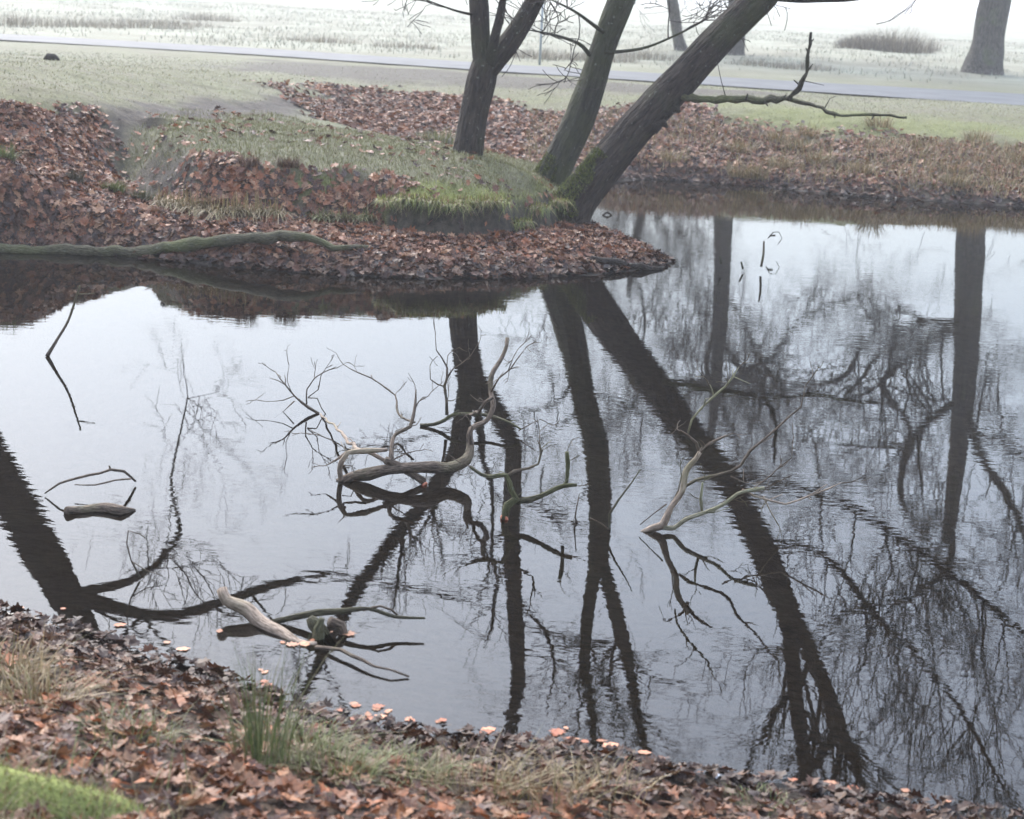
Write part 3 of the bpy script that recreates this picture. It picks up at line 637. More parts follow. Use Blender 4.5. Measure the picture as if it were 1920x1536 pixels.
bough('fallen_branch', 'spreading grey and lichened branch fanning up out of the open water', 'branch', P(1220, 998), [
 ('main_limb', S(9.3, (1198,1001), (1225,994), (1240,982), (1255,950), (1275,915), (1290,885), (1303,855), (1312,848)), [.014, .022, .024, .02, .021, .019, .016, .012], M_PALE),
 ('side_branch', S(9.35, (1310,852), (1330,838), (1362,818)), [.012, .010, .007], M_DEAD),
 ('side_branch', S(9.4, (1311,850), (1305,830), (1293,818), (1274,808)), [.010, .008, .007, .004], M_DEAD),
 ('side_branch', S(9.5, (1290,812), (1298,785), (1318,760), (1340,742), (1360,725), (1375,706), (1386,688)), [.007, .009, .009, .008, .007, .005, .003], M_LICH),
 ('twig', S(9.5, (1338,742), (1335,730), (1330,722)), [.005, .003], M_LICH),
 ('side_branch', S(9.3, (1243,988), (1265,988), (1285,970), (1320,958), (1355,940), (1385,928), (1410,920), (1431,915)), [.016, .015, .014, .014, .013, .012, .011, .010], M_LICH),
 ('side_branch', S(9.35, (1285,912), (1305,900), (1345,890), (1390,873), (1405,845), (1425,832), (1455,805), (1480,783), (1500,763), (1511,722)), [.011, .012, .011, .010, .009, .008, .007, .006, .005, .002], M_DEAD),
 ('side_branch', S(9.3, (1392,918), (1415,925), (1440,938), (1475,943), (1515,930), (1550,918), (1578,906)), [.008, .008, .007, .006, .006, .005, .002], M_PALE),
 ('twig', S(9.3, (1432,932), (1442,955), (1460,985)), [.005, .003], M_PALE),
 ('twig', S(9.4, (1370,893), (1395,907), (1430,905), (1460,880), (1485,858), (1486,832)), [.005, .002], M_DEAD),
 ('twig', S(9.3, (1316,958), (1316,935), (1320,905)), [.010, .006], M_LICH),
 ('twig', S(9.3, (1255,955), (1270,920), (1278,890)), [.006, .003], M_DEAD),
 ('twig', S(9.3, (1250,945), (1225,965), (1200,985)), [.005, .003], M_DEAD)])
bough('bare_twig', 'straight upright twig standing in the water left of the lichened branch', 'twig', P(1145, 990), [
 ('stem', S(9.3, (1144,1000), (1143,965), (1160,935), (1185,905), (1201,881)), [.008, .003], M_LOGM), ('side_shoot', S(9.3, (1142,993), (1125,980), (1105,970)), [.005, .003], M_DEAD)])
bough('bare_twig', 'tiny bent twig between the mossy stub and the upright twig', 'twig', P(1082, 985), [
 ('stem', S(9.4, (1088,992), (1080,970), (1081,948), (1087,925)), [.007, .003], M_DEAD), ('side_shoot', S(9.4, (1086,988), (1075,975)), [.004, .003], M_DEAD)])
bough('bare_twig', 'knobbly twig poking from the water below the leafy beach', 'twig', P(92, 668), [
 ('stem', S(12.95, (88,668), (105,640), (125,602), (140,565), (150,534)), [.014, .012, .011, .009, .006], M_DEAD), ('side_shoot', S(12.95, (143,552), (160,552), (176,550)), [.006, .004], M_DEAD), ('side_shoot', S(12.95, (133,580), (142,578)), [.006, .003], M_DEAD)])
bough('bare_twig', 'low arched twig touching the water above the floating log stub', 'twig', P(170, 915), [
 ('stem', S(9.4, (84,925), (112,906), (150,893), (185,887,9.5), (207,880,9.55), (232,888,9.6), (256,902,9.7)), [.004, .006, .007, .007, .009, .007, .006], M_DEAD), ('side_shoot', S(9.55, (207,881), (204,873)), [.006, .004], M_DEAD), ('side_shoot', S(9.45, (245,898,9.6), (215,902), (180,908), (140,911)), [.005, .003], M_DEAD)])
bough('bare_twig', 'thin hooked twig in the water near the trunk reflection', 'twig', P(240, 1050), [
 ('stem', S(8.1, (262,1082), (244,1050), (236,1020), (238,997), (262,1002), (275,1010)), [.005, .002], M_DEAD), ('side_shoot', S(8.1, (246,1052), (275,1072), (305,1078)), [.004, .002], M_DEAD)])
bough('floating_log', 'short weathered log stub floating alone on the pond', 'log', P(190, 966), [
 ('stump', [P(124, 964) + np.array([0, 0, .018]), P(150, 958) + np.array([0, 0, .015]), P(200, 958) + np.array([0, 0, .012]), P(232, 962) + np.array([0, 0, .006]), P(252, 958) + np.array([0, 0, .005])], [.020, .030, .034, .028, .006], M_DEAD)])
bough('waterside_log', 'pale broken log with a forking twig half sunk near the close shore', 'log', P(560, 1205), [
 ('main_limb', S(7.5, (417,1104,7.7), (432,1118,7.68), (460,1145,7.62), (490,1170,7.56), (525,1193,7.48), (560,1206,7.4), (592,1214,7.35)), [.022, .03, .03, .028, .028, .026, .02], M_PALE),
 ('side_branch', S(7.6, (505,1168), (545,1160), (600,1148), (640,1145), (690,1143), (740,1155), (798,1160)), [.016, .014, .014, .012, .010, .008, .004], M_LOGM),
 ('twig', S(7.6, (680,1144), (715,1138), (735,1143), (745,1155)), [.007, .005], M_DEAD),
 ('stump', S(7.5, (580,1158), (588,1172), (600,1190), (622,1206)), [.02, .034, .036, .02], M_LOGM),
 ('stump', S(7.45, (604,1160), (607,1176), (600,1196), (596,1210)), [.012, .024, .03, .03], M_LOGM),
 ('side_branch', S(7.5, (618,1165), (640,1178), (648,1205)), [.022, .02, .016], M_DEAD),
 ('twig', [P(592,1214,.01), P(640,1222,.02), P(700,1248,.025), P(768,1268,.01)], [.010, .004], M_DEAD)])
def on_ground(px, py, z, h): q = P(px, py, z); q[2] = z + h; return q
bough('mossy_log', 'long wavy moss covered log lying along the leafy water edge', 'log', P(400, 460), [
 ('main_limb', [G(-60,466,.03), G(60,470,.03), G(180,472,.04), G(250,471,.05), G(320,468,.06), G(352,462,.08), G(385,455,.10), G(440,451,.11), G(500,448,.13), G(545,443,.15), G(575,446,.14), G(605,460,.09), G(640,467,.07), G(670,464,.07), G(692,463,.06)],
  [.05, .055, .055, .06, .065, .066, .06, .058, .056, .054, .05, .04, .033, .034, .026], M_LOGM)])
bough('shore_log', 'dark wet log lying at the tip of the leafy beach', 'log', P(1170, 495, .03), [
 ('main_limb', [G(1108,484,.06), G(1125,488,.06), G(1160,494,.05), P(1200,500,.04), P(1242,504,.01)], [.035, .042, .036, .03, .015], M_BARK)])
bough('bare_twig', 'thin stick standing in open water off the beach tip', 'twig', P(1428, 490), [('stem', S(19.0, (1427,500), (1430,475), (1433,452)), [.014, .008], M_DEAD)])
bough('bare_twig', 'curling dark twig loop on the water near the far bank', 'twig', P(1455, 445), [('stem', S(20.5, (1440,447), (1450,436), (1460,436), (1466,448), (1458,458)), [.006, .004], M_BARK), ('side_shoot', S(20.5, (1443,442), (1455,440)), [.012, .012], M_BARK)])
for px, py, lb in ((1352, 487, 'short leaning stick tip in the water beside a grey trunk reflection'), (1393, 497, 'tiny stick tip in the water just off the beach tip')):
    bough('bare_twig', lb, 'twig', P(px, py + 5), [('stem', S(18.9, (px, py + 8), (px - 2, py - 6)), [.014, .010], M_BARK)])
bough('bare_twig', 'dark hooked root end poking from the water beside the leaning dark tree', 'twig', P(1140, 402), [('stem', [P(1130,404,.0), P(1139,399,.03), P(1147,404,.0)], [.012, .016, .008], M_BARK)])

# ------------------------------------------------------------------ leaves
def leaf_shape(kind):
    if kind == 0:   half = [(.05,.06),(.20,.22),(.13,.32),(.34,.45),(.20,.56),(.32,.72),(.14,.82),(.07,.95)]
    elif kind == 1: half = [(.16,.05),(.46,.10),(.28,.26),(.56,.46),(.28,.52),(.34,.78),(.13,.74),(.07,.95)]
    elif kind == 2: half = [(.10,.06),(.26,.2),(.32,.36),(.33,.5),(.28,.66),(.2,.8),(.1,.92)]
    else:           half = [(.18,.12),(.40,.30),(.26,.46),(.36,.68),(.10,.90)]
    mid = [(0, -.12), (0, .3), (0, .62), (0, 1.0)]
    V = list(mid); F = []
    for sgn in (1, -1):
        o = len(V); V += [(sgn * a_, b_) for a_, b_ in half]; seq = [0] + list(range(o, o + len(half))) + [3]
        mi = 0
        for a_, b_ in zip(seq[:-1], seq[1:]):
            yb = V[b_][1]
            t = (a_, b_, 1 if yb < .5 else 2)
            if t[0] == 0: t = (0, b_, 1)
            F.append(t if sgn > 0 else (t[1], t[0], t[2]))
        # bridge between the mid points where the fan changes
        sw = next(k for k, q in enumerate(seq[1:]) if V[q][1] >= .5)
        F.append((seq[sw], 2, 1) if sgn > 0 else (2, seq[sw], 1))
    return np.array(V, float), np.array(F)
SHAPES = [leaf_shape(k) for k in range(4)]
LEAFCOL = np.array([(.185,.08,.042),(.115,.052,.032),(.055,.027,.019),(.23,.125,.075),(.135,.067,.043),(.04,.021,.016),(.30,.19,.125),(.19,.075,.035)])
LEAFCOL = LEAFCOL * np.array([1.08, .96, .83])
def leaves_mesh(name, x, y, z, size, mt, seed, tilt=.32, kinds=(0, 1, 3), cols=LEAFCOL, normal=None, curl=1.0, dark=None):
    rs = np.random.default_rng(seed); Vs = []; Fs = []; Cs = []; off = 0
    kk = rs.choice(kinds, len(x))
    for k in kinds:
        sel = np.where(kk == k)[0]; m_ = len(sel)
        if not m_: continue
        V2, F2 = SHAPES[k]; nv = len(V2)
        c1 = rs.normal(0.35, .5, (m_, 1)) * curl; c2 = rs.normal(.15, .4, (m_, 1)) * curl; fo = rs.normal(.25, .3, (m_, 1)) * curl
        X = V2[None, :, 0] * (1 - .25 * np.abs(c1)); Yv = np.broadcast_to(V2[None, :, 1] - .45, X.shape)
        Z = c1 * 1.3 * X ** 2 + c2 * .8 * Yv ** 2 + fo * np.abs(X) * .6 + rs.normal(0, .025, X.shape) * curl
        Lp = np.stack([X, Yv, Z], -1) * (size if np.isscalar(size) else size[sel][:, None, None]) * rs.uniform(.65, 1.25, (m_, 1, 1))
        th = rs.uniform(0, 2 * np.pi, m_); tx = rs.normal(0, tilt, m_); ty = rs.normal(0, tilt, m_)
        nrm = np.stack([np.tan(np.clip(tx, -1.2, 1.2)), np.tan(np.clip(ty, -1.2, 1.2)), np.ones(m_)], -1)
        if normal is not None: nrm[:, :2] += normal[sel][:, :2]
        nrm /= np.linalg.norm(nrm, axis=1)[:, None]
        u = np.stack([np.cos(th), np.sin(th), np.zeros(m_)], -1); u -= nrm * (u * nrm).sum(1)[:, None]; u /= np.linalg.norm(u, axis=1)[:, None]
        v = np.cross(nrm, u)
        Wd = Lp[..., 0:1] * u[:, None] + Lp[..., 1:2] * v[:, None] + Lp[..., 2:3] * nrm[:, None]
        Wd += np.stack([x[sel], y[sel], z[sel]], -1)[:, None]
        Vs.append(Wd.reshape(-1, 3)); Fs.append((F2[None] + (off + np.arange(m_) * nv)[:, None, None]).reshape(-1, 3)); off += m_ * nv
        c = cols[rs.integers(0, len(cols), m_)] * rs.uniform(.65, 1.3, (m_, 1))
        if dark is not None: c = c * dark[sel][:, None]
        Cs.append(np.repeat(c, nv, 0))
    return mesh_np(name, np.vstack(Vs), np.vstack(Fs), mt, np.vstack(Cs), smooth=False)
def slope_normal(x, y):
    e = .15; return np.stack([-(terrain(x + e, y, False) - terrain(x - e, y, False)) / (2 * e), -(terrain(x, y + e, False) - terrain(x, y - e, False)) / (2 * e)], -1).clip(-1.2, 1.2)
def scatter(x0, x1, y0_, y1, n_, fn, seed):
    rs = np.random.default_rng(seed); x = rs.uniform(x0, x1, n_); y = rs.uniform(y0_, y1, n_)
    k = rs.random(n_) < fn(x, y); return x[k], y[k]
def litter_patch(name, label, box, n_, fn, size, seed, mt=M_LEAF, dark_edge=True, curl=1.0):
    x, y = scatter(*box, n_, fn, seed); z = terrain(x, y) + np.random.default_rng(seed + 1).uniform(.004, .04, len(x))
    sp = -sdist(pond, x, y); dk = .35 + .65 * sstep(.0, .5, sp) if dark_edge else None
    z = np.maximum(z, .004)
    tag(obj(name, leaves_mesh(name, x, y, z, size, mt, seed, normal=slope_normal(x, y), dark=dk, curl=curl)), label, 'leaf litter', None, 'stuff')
def f_leaf(x, y): return cover(x, y)[0] * (sdist(pond, x, y) < .02)
litter_patch('leaf_litter', 'brown fallen leaves covering the beach and left slope by the mound', (-7.5, 2.2, 17.3, 24), 60000, f_leaf, .105, 301)
litter_patch('leaf_litter', 'brown fallen leaves filling the ditch and the far bank', (-5, 11, 24, 33.5), 62000, f_leaf, .105, 302)
litter_patch('leaf_litter', 'sparse fallen leaves strewn on the grassy mound', (-5, 1, 18, 25), 4000, lambda x, y: (sdist(mound, x, y) > 0) * .4 * (vnoise(x, y, .7, 77) > -.1), .09, 303)
# near bank: 300 largest as single leaves, the rest as one mass
xs, ys = scatter(-3.8, 3.6, 3.6, 8.2, 36000, lambda x, y: (sdist(pond, x, y) < .05) * np.where(sdist(pond, x, y) > -.5, .8, .62), 304)
zs = np.maximum(terrain(xs, ys), -.01) + RNG.uniform(.003, .035, len(xs))
inv = CMn.T @ np.stack([xs, ys, zs - HC]); u_ = 960 + FPX * inv[0] / -inv[2]; v_ = 768 - FPX * inv[1] / -inv[2]
vis = (u_ > 20) & (u_ < 1900) & (v_ > 1150) & (v_ < 1520)
order = np.argsort(np.where(vis, -inv[2], 1e9)); single = order[:300]; rest = np.setdiff1d(np.arange(len(xs)), single)
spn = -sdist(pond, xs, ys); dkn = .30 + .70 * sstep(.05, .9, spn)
nn = slope_normal(xs, ys)
NEARCOL = np.array([(.17,.085,.05),(.11,.055,.035),(.075,.036,.028),(.24,.13,.075),(.14,.075,.05),(.22,.09,.04),(.06,.034,.03),(.19,.12,.08)])
NEARCOL = NEARCOL * np.array([1.2, 1.0, .76])
r_ = rest
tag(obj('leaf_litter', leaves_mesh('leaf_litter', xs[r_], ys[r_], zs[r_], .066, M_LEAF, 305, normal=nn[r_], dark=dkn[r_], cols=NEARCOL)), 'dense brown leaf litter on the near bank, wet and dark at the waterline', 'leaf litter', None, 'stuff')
variants = []
for k in range(16):
    z1 = np.zeros(1); variants.append(leaves_mesh('fallen_leaf', z1, z1, z1, .08, M_LEAF, 400 + k, tilt=.05, kinds=(k % 2,), cols=NEARCOL, curl=1.1))
for i in single:
    o = bpy.data.objects.new('fallen_leaf', variants[random.randrange(16)])
    o.location = (xs[i], ys[i], zs[i] + .015); q = Vector((nn[i][0] + random.gauss(0, .3), nn[i][1] + random.gauss(0, .3), 1)).to_track_quat('Z', 'Y')
    o.rotation_mode = 'QUATERNION'; o.rotation_quaternion = q @ Matrix.Rotation(random.uniform(0, 6.28), 3, 'Z').to_quaternion()
    s_ = random.uniform(.75, 1.25); o.scale = (s_, s_, s_)
    tag(link(o), 'curled dry brown leaf lying on top of the near bank litter', 'leaf', 'single leaves on the near bank')
# floating orange leaves
fl = [(40,1137),(118,1140),(225,1171),(412,1181),(313,1203),(343,1216),(490,1255),(502,1283),(520,1292),(640,1330),(668,1322),(690,1338),(705,1328),(715,1342),(726,1333),(690,1345),(765,1347),(830,1349),(530,1203),(586,1199),(655,1187),
      (915,1366),(1062,1363),(1045,1372),(1080,1384),(1097,1389),(1105,1413),(1152,1396),(1180,1421),(1208,1410),(1240,1433),(1285,1441),(1312,1447),(1490,1460),(1530,1466),(1548,1470),(1698,1480),(1775,1500),(1840,1522),(1600,1476)]
FC = np.array([(.36,.11,.04),(.40,.15,.065),(.29,.085,.035),(.42,.19,.10)])
fl += [(px_ + random.gauss(0, 16), py_ + random.gauss(0, 5)) for px_, py_ in fl[6:36]]
fv = [leaves_mesh('floating_leaf', np.zeros(1), np.zeros(1), np.zeros(1), .05, M_LEAF, 450 + k, tilt=.0, kinds=((0, 1, 3)[k % 3],), cols=FC, curl=.05) for k in range(8)]
for i, (px, py) in enumerate(fl):
    p = P(px, py, .006); o = bpy.data.objects.new('floating_leaf', fv[i % 8]); o.location = (p[0], p[1], .003 + .0012 * (i % 3)); o.rotation_euler = (0, 0, random.uniform(0, 6.28))
    s_ = random.uniform(.55, 1.3); o.scale = (s_, s_, s_)
    tag(link(o), 'orange leaf floating flat on the water by the near shore', 'leaf', 'orange floating leaves')
p = P(1342, 1459, .01); z1 = np.zeros(1)
o = obj('feather', leaves_mesh('feather', z1, z1, z1, .06, M_WHITE, 470, tilt=.1, kinds=(2,), curl=.6)); o.location = (p[0], p[1], .02); o.scale = (.45, 1, 1); o.rotation_euler = (0, 0, 1.2)
tag(o, 'small white feather at the near waterline', 'feather')

# ------------------------------------------------------------------ grass
def blades(name, x, y, z, h, w, bend, cols, seed, mt=M_GRASS, droop=0.0, dirs=None, segs=3):
    rs = np.random.default_rng(seed); n_ = len(x); h = np.broadcast_to(h, (n_,)) * rs.uniform(.55, 1.25, n_)
    th = rs.uniform(0, 2 * np.pi, n_) if dirs is None else dirs + rs.normal(0, .75, n_)
    bx, by = np.cos(th), np.sin(th); b_ = np.abs(rs.normal(bend, bend * .5, n_))
    sx, sy = -by, bx; rows = []; t_ = np.linspace(0, 1, segs + 1)
    for t in t_[:-1]:
        zz = h * (t - droop * t * t * b_); of = h * b_ * t ** 1.6; ww = w * (1 - .75 * t)
        c = np.stack([x + bx * of, y + by * of, z + zz], -1); sd = np.stack([sx * ww, sy * ww, 0 * ww + np.zeros(n_)], -1)
        rows += [c - sd, c + sd]
    t = 1.0; rows.append(np.stack([x + bx * h * b_, y + by * h * b_, z + h * (1 - droop * b_)], -1))
    V = np.stack(rows, 1); nv = V.shape[1]; F = []
    for s in range(segs - 1):
        a_ = 2 * s; F += [(a_, a_ + 1, a_ + 3), (a_, a_ + 3, a_ + 2)]
    F.append((nv - 3, nv - 2, nv - 1))
    F = (np.array(F)[None] + (np.arange(n_) * nv)[:, None, None]).reshape(-1, 3)
    c = np.asarray(cols)[rs.integers(0, len(cols), n_)] * rs.uniform(.7, 1.25, (n_, 1))
    return mesh_np(name, V.reshape(-1, 3), F, mt, np.repeat(c, nv, 0))
def fuzz(name, parent, pts, rad, seed, dens=2600, h=.03):
    rs = np.random.default_rng(seed); p, r = smooth_path(pts, rad, .03); t = Tubes(); t.add(p, r, 18, .25, seed); V = np.vstack(t.V)
    loc = np.array(parent.location) if parent is not None else np.zeros(3)
    me = t.mesh(name, M_MOSS); me.transform(Matrix.Translation(-Vector(loc))); o = obj(name, me, parent)
    F = np.vstack(t.F); tri = F[rs.integers(0, len(F), dens)]; w = rs.dirichlet((1, 1, 1), dens)
    q = (V[tri[:, :3]] * w[..., None]).sum(1)
    me2 = blades('moss_tufts', q[:, 0], q[:, 1], q[:, 2] - .012, h, .005, .6, G_MOSS + G_DRY[:3], seed)
    me2.transform(Matrix.Translation(-Vector(loc))); o2 = obj('moss_tufts', me2, parent if parent is not None else o); o2['kind'] = 'stuff'
    return o
G_TURF = [(.125,.13,.045),(.175,.175,.07),(.22,.215,.105),(.16,.135,.065),(.27,.265,.16)]
G_MOSS = [(.20,.22,.05),(.27,.285,.075),(.15,.16,.04),(.34,.335,.13),(.24,.20,.10)]
G_DRY = [(.28,.21,.11),(.22,.16,.08),(.34,.265,.15),(.16,.12,.055),(.18,.16,.065)]
G_GREEN = [(.11,.14,.04),(.15,.17,.06),(.20,.19,.09),(.26,.22,.13)]
G_FROST = [(.25,.26,.20),(.33,.34,.28),(.21,.20,.15)]
def bark_moss(parent, path, rad, z0, z1, face, n_, seed):
    rs = np.random.default_rng(seed); p, r = smooth_path(path, rad, .02); k = np.where((p[:, 2] > z0) & (p[:, 2] < z1))[0]; i = k[rs.integers(0, len(k), n_)]
    T = np.gradient(p, axis=0)[i]; T /= np.linalg.norm(T, axis=1)[:, None]; u = np.cross(T, (0, 1, .2)); u /= np.linalg.norm(u, axis=1)[:, None]; v = np.cross(T, u)
    a_ = rs.uniform(0, 6.283, n_); nr = u * np.cos(a_)[:, None] + v * np.sin(a_)[:, None]; q = p[i] + nr * r[i][:, None] * 1.01
    f = np.array(face) / np.linalg.norm(face); tz = (p[i, 2] - max(z0, p[:, 2].min())) / (min(z1, p[:, 2].max()) - max(z0, p[:, 2].min()) + 1e-6)
    ok = nr @ f > .25 + .5 * tz + .35 * vnoise(q[:, 0] * 1.0 + q[:, 2], q[:, 1] + q[:, 2], .12, seed)
    q = q[ok]; me = blades('moss', q[:, 0], q[:, 1], q[:, 2] - .006, .026, .006, .9, [(.09,.115,.02),(.14,.17,.03),(.06,.075,.015),(.19,.21,.06)], seed)
    me.transform(Matrix.Translation(-Vector(parent.location))); o = obj('moss', me, parent); o['kind'] = 'stuff'
for f_ in FUZZ: bark_moss(*f_)
def turf(name, label, box, n_, fn, h, w, cols, seed, bend=.5):
    x, y = scatter(*box, n_, fn, seed); tag(obj(name, blades(name, x, y, terrain(x, y) - .004, h, w, bend, cols, seed)), label, 'grass', None, 'stuff')
turf('short_grass', 'short frosty turf on top of the mound', (-5.2, 1, 18.2, 25.2), 70000, lambda x, y: (sdist(mound, x, y) > .02) * (1 - .92 * cover(x, y)[0]) * (1 - cover(x, y)[2] * .8) * (cover(x, y)[1] < .5), .045, .004, G_TURF, 501, .7)
turf('moss_turf', 'bright mossy turf on the mound tip and patches', (-5, 1, 18, 22.5), 60000, lambda x, y: cover(x, y)[1], .035, .004, G_MOSS, 502, .7)
turf('short_grass', 'pale short turf on the left bank and plain edge', (-12, 10, 20, 40), 65000, lambda x, y: (sdist(mound, x, y) < 0) * (1 - cover(x, y)[0]) * (1 - cover(x, y)[2]) * .8 * (sdist(pond, x, y) < -.3), .03, .005, G_TURF + G_FROST, 503, .6)
turf('dry_grass', 'dry straw coloured grass growing through the far bank leaves', (0, 11, 26.5, 31), 26000, lambda x, y: (sdist(pond, x, y) < -.15) * sstep(.15, .55, .5 + .5 * fbm(x, y, .9, 88)) * (.35 + .65 * sstep(2, 8, x)) * (sdist(Z_DITCH, x, y) > 0) * .8, .17, .007, G_DRY, 504, .6)
turf('dry_grass', 'thin straw and green grass over the near bank leaves', (-3.8, 3.6, 3.6, 7.4), 26000, lambda x, y: (sdist(pond, x, y) < -.35) * sstep(.45, .75, .5 + .6 * fbm(x, y, 1.1, 89)) * .8 , .13, .0024, G_DRY + G_GREEN, 505, .8)
turf('meadow_grass', 'frosty tussocky grass of the meadow beyond the road', (-32, 34, 47, 110), 50000, lambda x, y: (np.abs(x) < .36 * y) * sstep(.35, .7, .5 + .6 * fbm(x, y, 2.6, 40)), .12, .012, G_FROST, 506, .5)

def tussock(name, label, p, n_, rad, h, cols, seed, w=.004, bend=.6, droop=.5, group=None, dirs=None, cat='grass tussock'):
    rs = np.random.default_rng(seed); a_ = rs.uniform(0, 6.28, n_); r = rad * np.sqrt(rs.random(n_)); x = r * np.cos(a_); y = r * np.sin(a_)
    z0 = float(terrain(np.array([p[0]]), np.array([p[1]]))[0]) - .01
    d = a_ if dirs is None else np.full(n_, dirs)
    h = h * (1.12 - .6 * (r / rad) ** 2) if cat == 'rushes' else h
    o = obj(name, blades(name, x, y, np.zeros(n_), h, w, bend, cols, seed, droop=droop, dirs=d)); o.location = (p[0], p[1], z0)
    return tag(o, label, cat, group)
LW = np.array([P(*q) for q in LIP])
def lip_at(px):
    k = [q[0] for q in LIP]; return np.array([np.interp(px, k, LW[:, 0]), np.interp(px, k, LW[:, 1]) + .12, 0])
# fringe of hanging grass along the mound lip: individual tussocks
lipw = [lip_at(k) for k in (325, 365, 405, 455, 500)]
for i, q in enumerate(lipw):
    tussock('hanging_grass_tussock', 'straw coloured tussock hanging over the leafy end of the mound edge', q, 230, .2, .27, G_DRY, 600 + i, .006, .8, 1.1, 'straw tussocks along the leafy mound edge', -math.pi / 2)
for i, (a_, b_, z) in enumerate([(600,408,.36),(640,400,.42),(680,412,.36)]):
    tussock('hanging_grass_tussock', 'olive tussock in the leaf covered middle of the mound edge', lip_at(a_), 160, .13, .18, G_GREEN, 620 + i, .006, .8, .9, 'olive tussocks in the middle of the mound edge', -math.pi / 2)
for i, (a_, b_, z) in enumerate([(735,405,.46),(770,412,.45),(805,416,.45),(845,420,.44),(885,420,.43),(925,417,.42),(965,411,.4),(1000,404,.38),(1035,396,.36),(1056,390,.34)]):
    tussock('hanging_grass_tussock', 'mossy green grass fringe hanging over the dark undercut of the mound tip', lip_at(a_), 520, .18, .10, G_MOSS + G_GREEN[:2] + G_DRY[:2], 640 + i, .006, .85, 1.3, 'green fringe over the mound tip', -math.pi / 2)
tussock('grass_tussock', 'small green tussock on the leafy slope beside the dark eroded bank', P(210,362,.45), 350, .13, .16, G_GREEN[:2], 660, .004, .6)
tussock('grass_tussock', 'green tussock at the outer edge of the leafy left slope', P(4,352,.52), 350, .13, .2, G_GREEN[:2], 661, .004, .6)
tussock('grass_tussock', 'dark grass tuft standing among leaves on the left slope', P(142,340,.58), 200, .08, .2, [(.06,.055,.035),(.09,.08,.05)], 662, .004, .4)
tussock('grass_tussock', 'olive tussock at the foot of the dark eroded bank', P(265,362,.45), 300, .14, .18, [(.07,.075,.035),(.10,.10,.05)], 663, .004, .7)
for i, (a_, b_, z) in enumerate([(465,318,.76),(395,330,.72),(540,330,.7),(645,348,.68)]):
    tussock('grass_tussock', 'reddish brown tuft among the leaves on the mound shoulder', P(a_, b_, z), 220, .12, .16, [(.10,.055,.035),(.14,.085,.05),(.07,.045,.03)], 670 + i, .004, .6, .5, 'reddish tufts on the mound shoulder')
tussock('grass_tussock', 'pale frosty tuft behind the upright tree on the ditch side', P(820,268,.45), 300, .3, .3, G_FROST[:1] + G_GREEN, 680, .006, .6)
for i in range(16):
    px = RNG.uniform(1230, 1915); py = RNG.uniform(285, 352) + (px - 1200) * .035
    tussock('grass_tussock', 'pale dry tussock on the leafy far bank near the water', P(px, py, max(.05, (372 - py) / 330)), 170, .22, .3, G_DRY, 690 + i, .005, .7, .5, 'dry tussocks on the far bank')
# near bank
tussock('rush_clump', 'tall green rush clump standing at the close water edge', G(488,1440), 95, .10, .5, [(.07,.10,.03),(.10,.12,.045),(.16,.15,.07)], 720, .0026, .35, .2, None, None, 'rushes')
for i, (a_, b_, h_, cc_, n_, lb) in enumerate([(60,1330,.22,G_DRY,200,'straw tussock on the leafy near bank above the moss hump'),(240,1400,.16,G_GREEN,140,'low green tuft between the moss hump and the rush clump'),(10,1280,.24,G_DRY,200,'arching straw tussock where the near bank meets the trunk reflection'),
   (620,1455,.18,G_GREEN,260,'dense olive tussock just beside the tall rush clump'),(760,1455,.16,G_GREEN,240,'wide low olive tussock second from the rush clump'),(900,1480,.26,G_DRY,90,'tall wispy straw tussock below the orange floating leaves'),(1030,1500,.22,G_DRY,90,'straw tussock with brown leaves caught in it'),
   (1130,1490,.22,G_DRY,70,'thin straw tussock facing the two pronged trunk reflection'),(1420,1512,.07,G_GREEN,160,'tiny bright green tuft at the waterline near the feather'),(550,1420,.2,G_GREEN,220,'green grass skirt around the foot of the rush clump')]):
    tussock('grass_tussock', lb, G(a_, b_), n_, .16, h_, cc_, 730 + i, .0024, .8, .5, 'tussocks on the near bank')
# mossy hump in the corner of the near bank
hp = [G(-260,1440,-.02), G(-60,1498,-.02), G(90,1542,-.03), G(220,1568,-.06), G(330,1598,-.12)]
e = fuzz('moss_hump', None, hp, [.08, .11, .11, .09, .04], 3, 9000, .022)
tag(e, 'bright green moss covered hump in the corner of the near bank', 'moss')
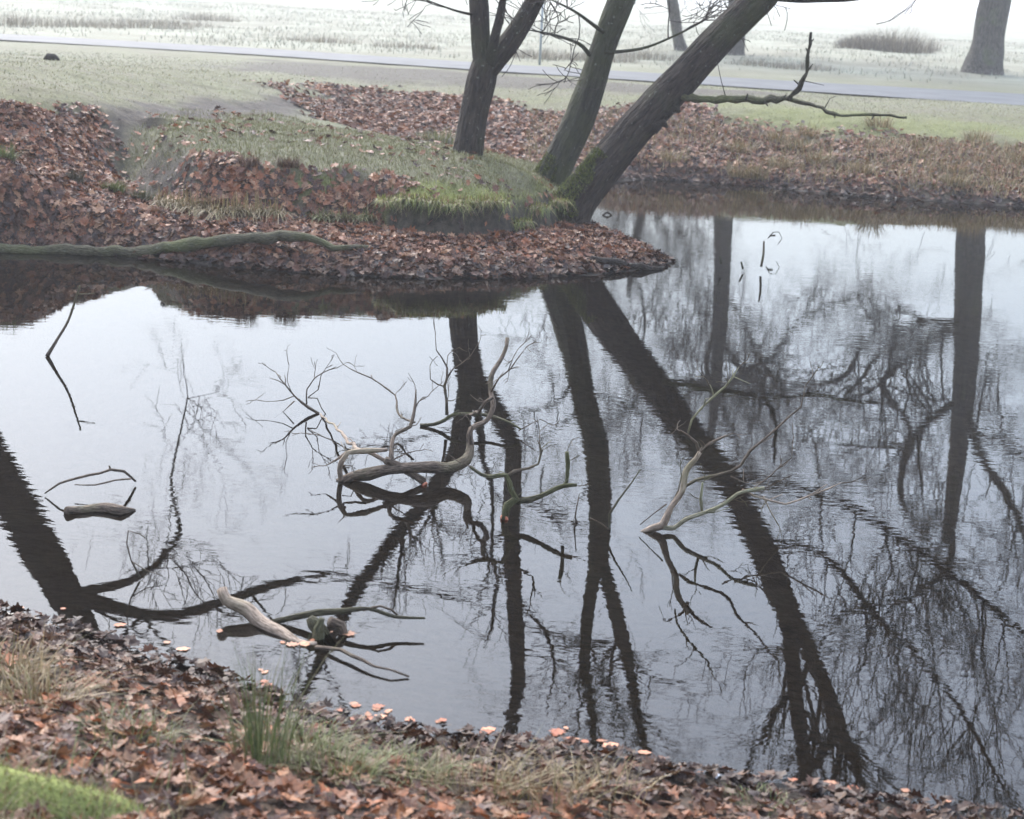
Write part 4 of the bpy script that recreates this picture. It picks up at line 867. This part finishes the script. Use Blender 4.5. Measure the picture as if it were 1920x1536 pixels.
# rush clumps of the meadow
for i, (px, py, n_, rd, h_) in enumerate([(1660,100,1500,1.9,1.0),(1610,98,500,1.0,.7),(1715,98,500,1.1,.7),(1120,112,500,1.4,.5),(1010,108,500,1.6,.55),(1210,110,400,1.3,.5),(1500,128,400,1.3,.4),(1420,122,300,1.2,.4),(390,30,500,1.9,.7),(250,46,700,2.6,.6),(120,44,500,2.4,.6),(20,46,400,2.0,.7),(330,42,500,2.2,.5),(600,76,400,1.6,.45),(760,88,300,1.5,.4)]):
    q = P(px, py, .95)
    if q[1] > 150 or q[1] < 0: q = Y(px, py, 110)
    lb = ('large grey brown rush clump in the misty meadow near the stout oak', 'smaller rush clump against the large clump, on its crooked tree side', 'smaller rush clump between the large clump and the stout oak')[i] if i < 3 else 'low brown rush patch fading into the misty meadow'
    oo = tussock('rush_clump', lb, q, n_, rd if i < 3 else rd * .8, h_ if i < 3 else h_ * .6, [(.24,.215,.165),(.32,.29,.23),(.19,.17,.13)] if i > 2 else [(.16,.14,.10),(.22,.19,.14),(.12,.105,.08)], 760 + i, .009, .45, .3, None if i == 0 else 'rush patches in the meadow', None, 'rushes')
    if i > 2: oo['kind'] = 'stuff'
mh = P(97, 106, 1.3); t = Tubes(); t.add([mh - np.array([.13, 0, .05]), mh - np.array([.06, 0, 0]), mh + np.array([.05, 0, -.01]), mh + np.array([.13, 0, -.05])], [.015, .055, .06, .015], 12, .3, 4)
e = obj('molehill', t.mesh('molehill', plain_mat('dark_earth', (.02, .017, .014), (.06, .05, .04)))); tag(e, 'small dark molehill on the frosty left bank', 'molehill')

# ------------------------------------------------------------------ haze
hv = bpy.data.meshes.new('haze'); x0, x1, y0_, y1, z0, z1_ = -730, 730, -60, 940, -1.8, 24
vs = [(x, y, z) for z in (z0, z1_) for x, y in ((x0, y0_), (x1, y0_), (x1, y1), (x0, y1))]
hv.from_pydata(vs, [], [(3, 2, 1, 0), (4, 5, 6, 7), (0, 1, 5, 4), (1, 2, 6, 5), (2, 3, 7, 6), (3, 0, 4, 7)])
m = bpy.data.materials.new('haze'); m.use_nodes = True; n = m.node_tree; n.nodes.clear()
pv = N(n, 'ShaderNodeVolumePrincipled'); pv.inputs['Color'].default_value = (.96, .97, 1, 1); pv.inputs['Density'].default_value = HAZE_DENSITY; pv.inputs['Anisotropy'].default_value = .2
ou = N(n, 'ShaderNodeOutputMaterial'); n.links.new(pv.outputs[0], ou.inputs['Volume']); hv.materials.append(m)
tag(obj('haze', hv), 'thin white morning mist over the meadow and pond', None, None, 'stuff')
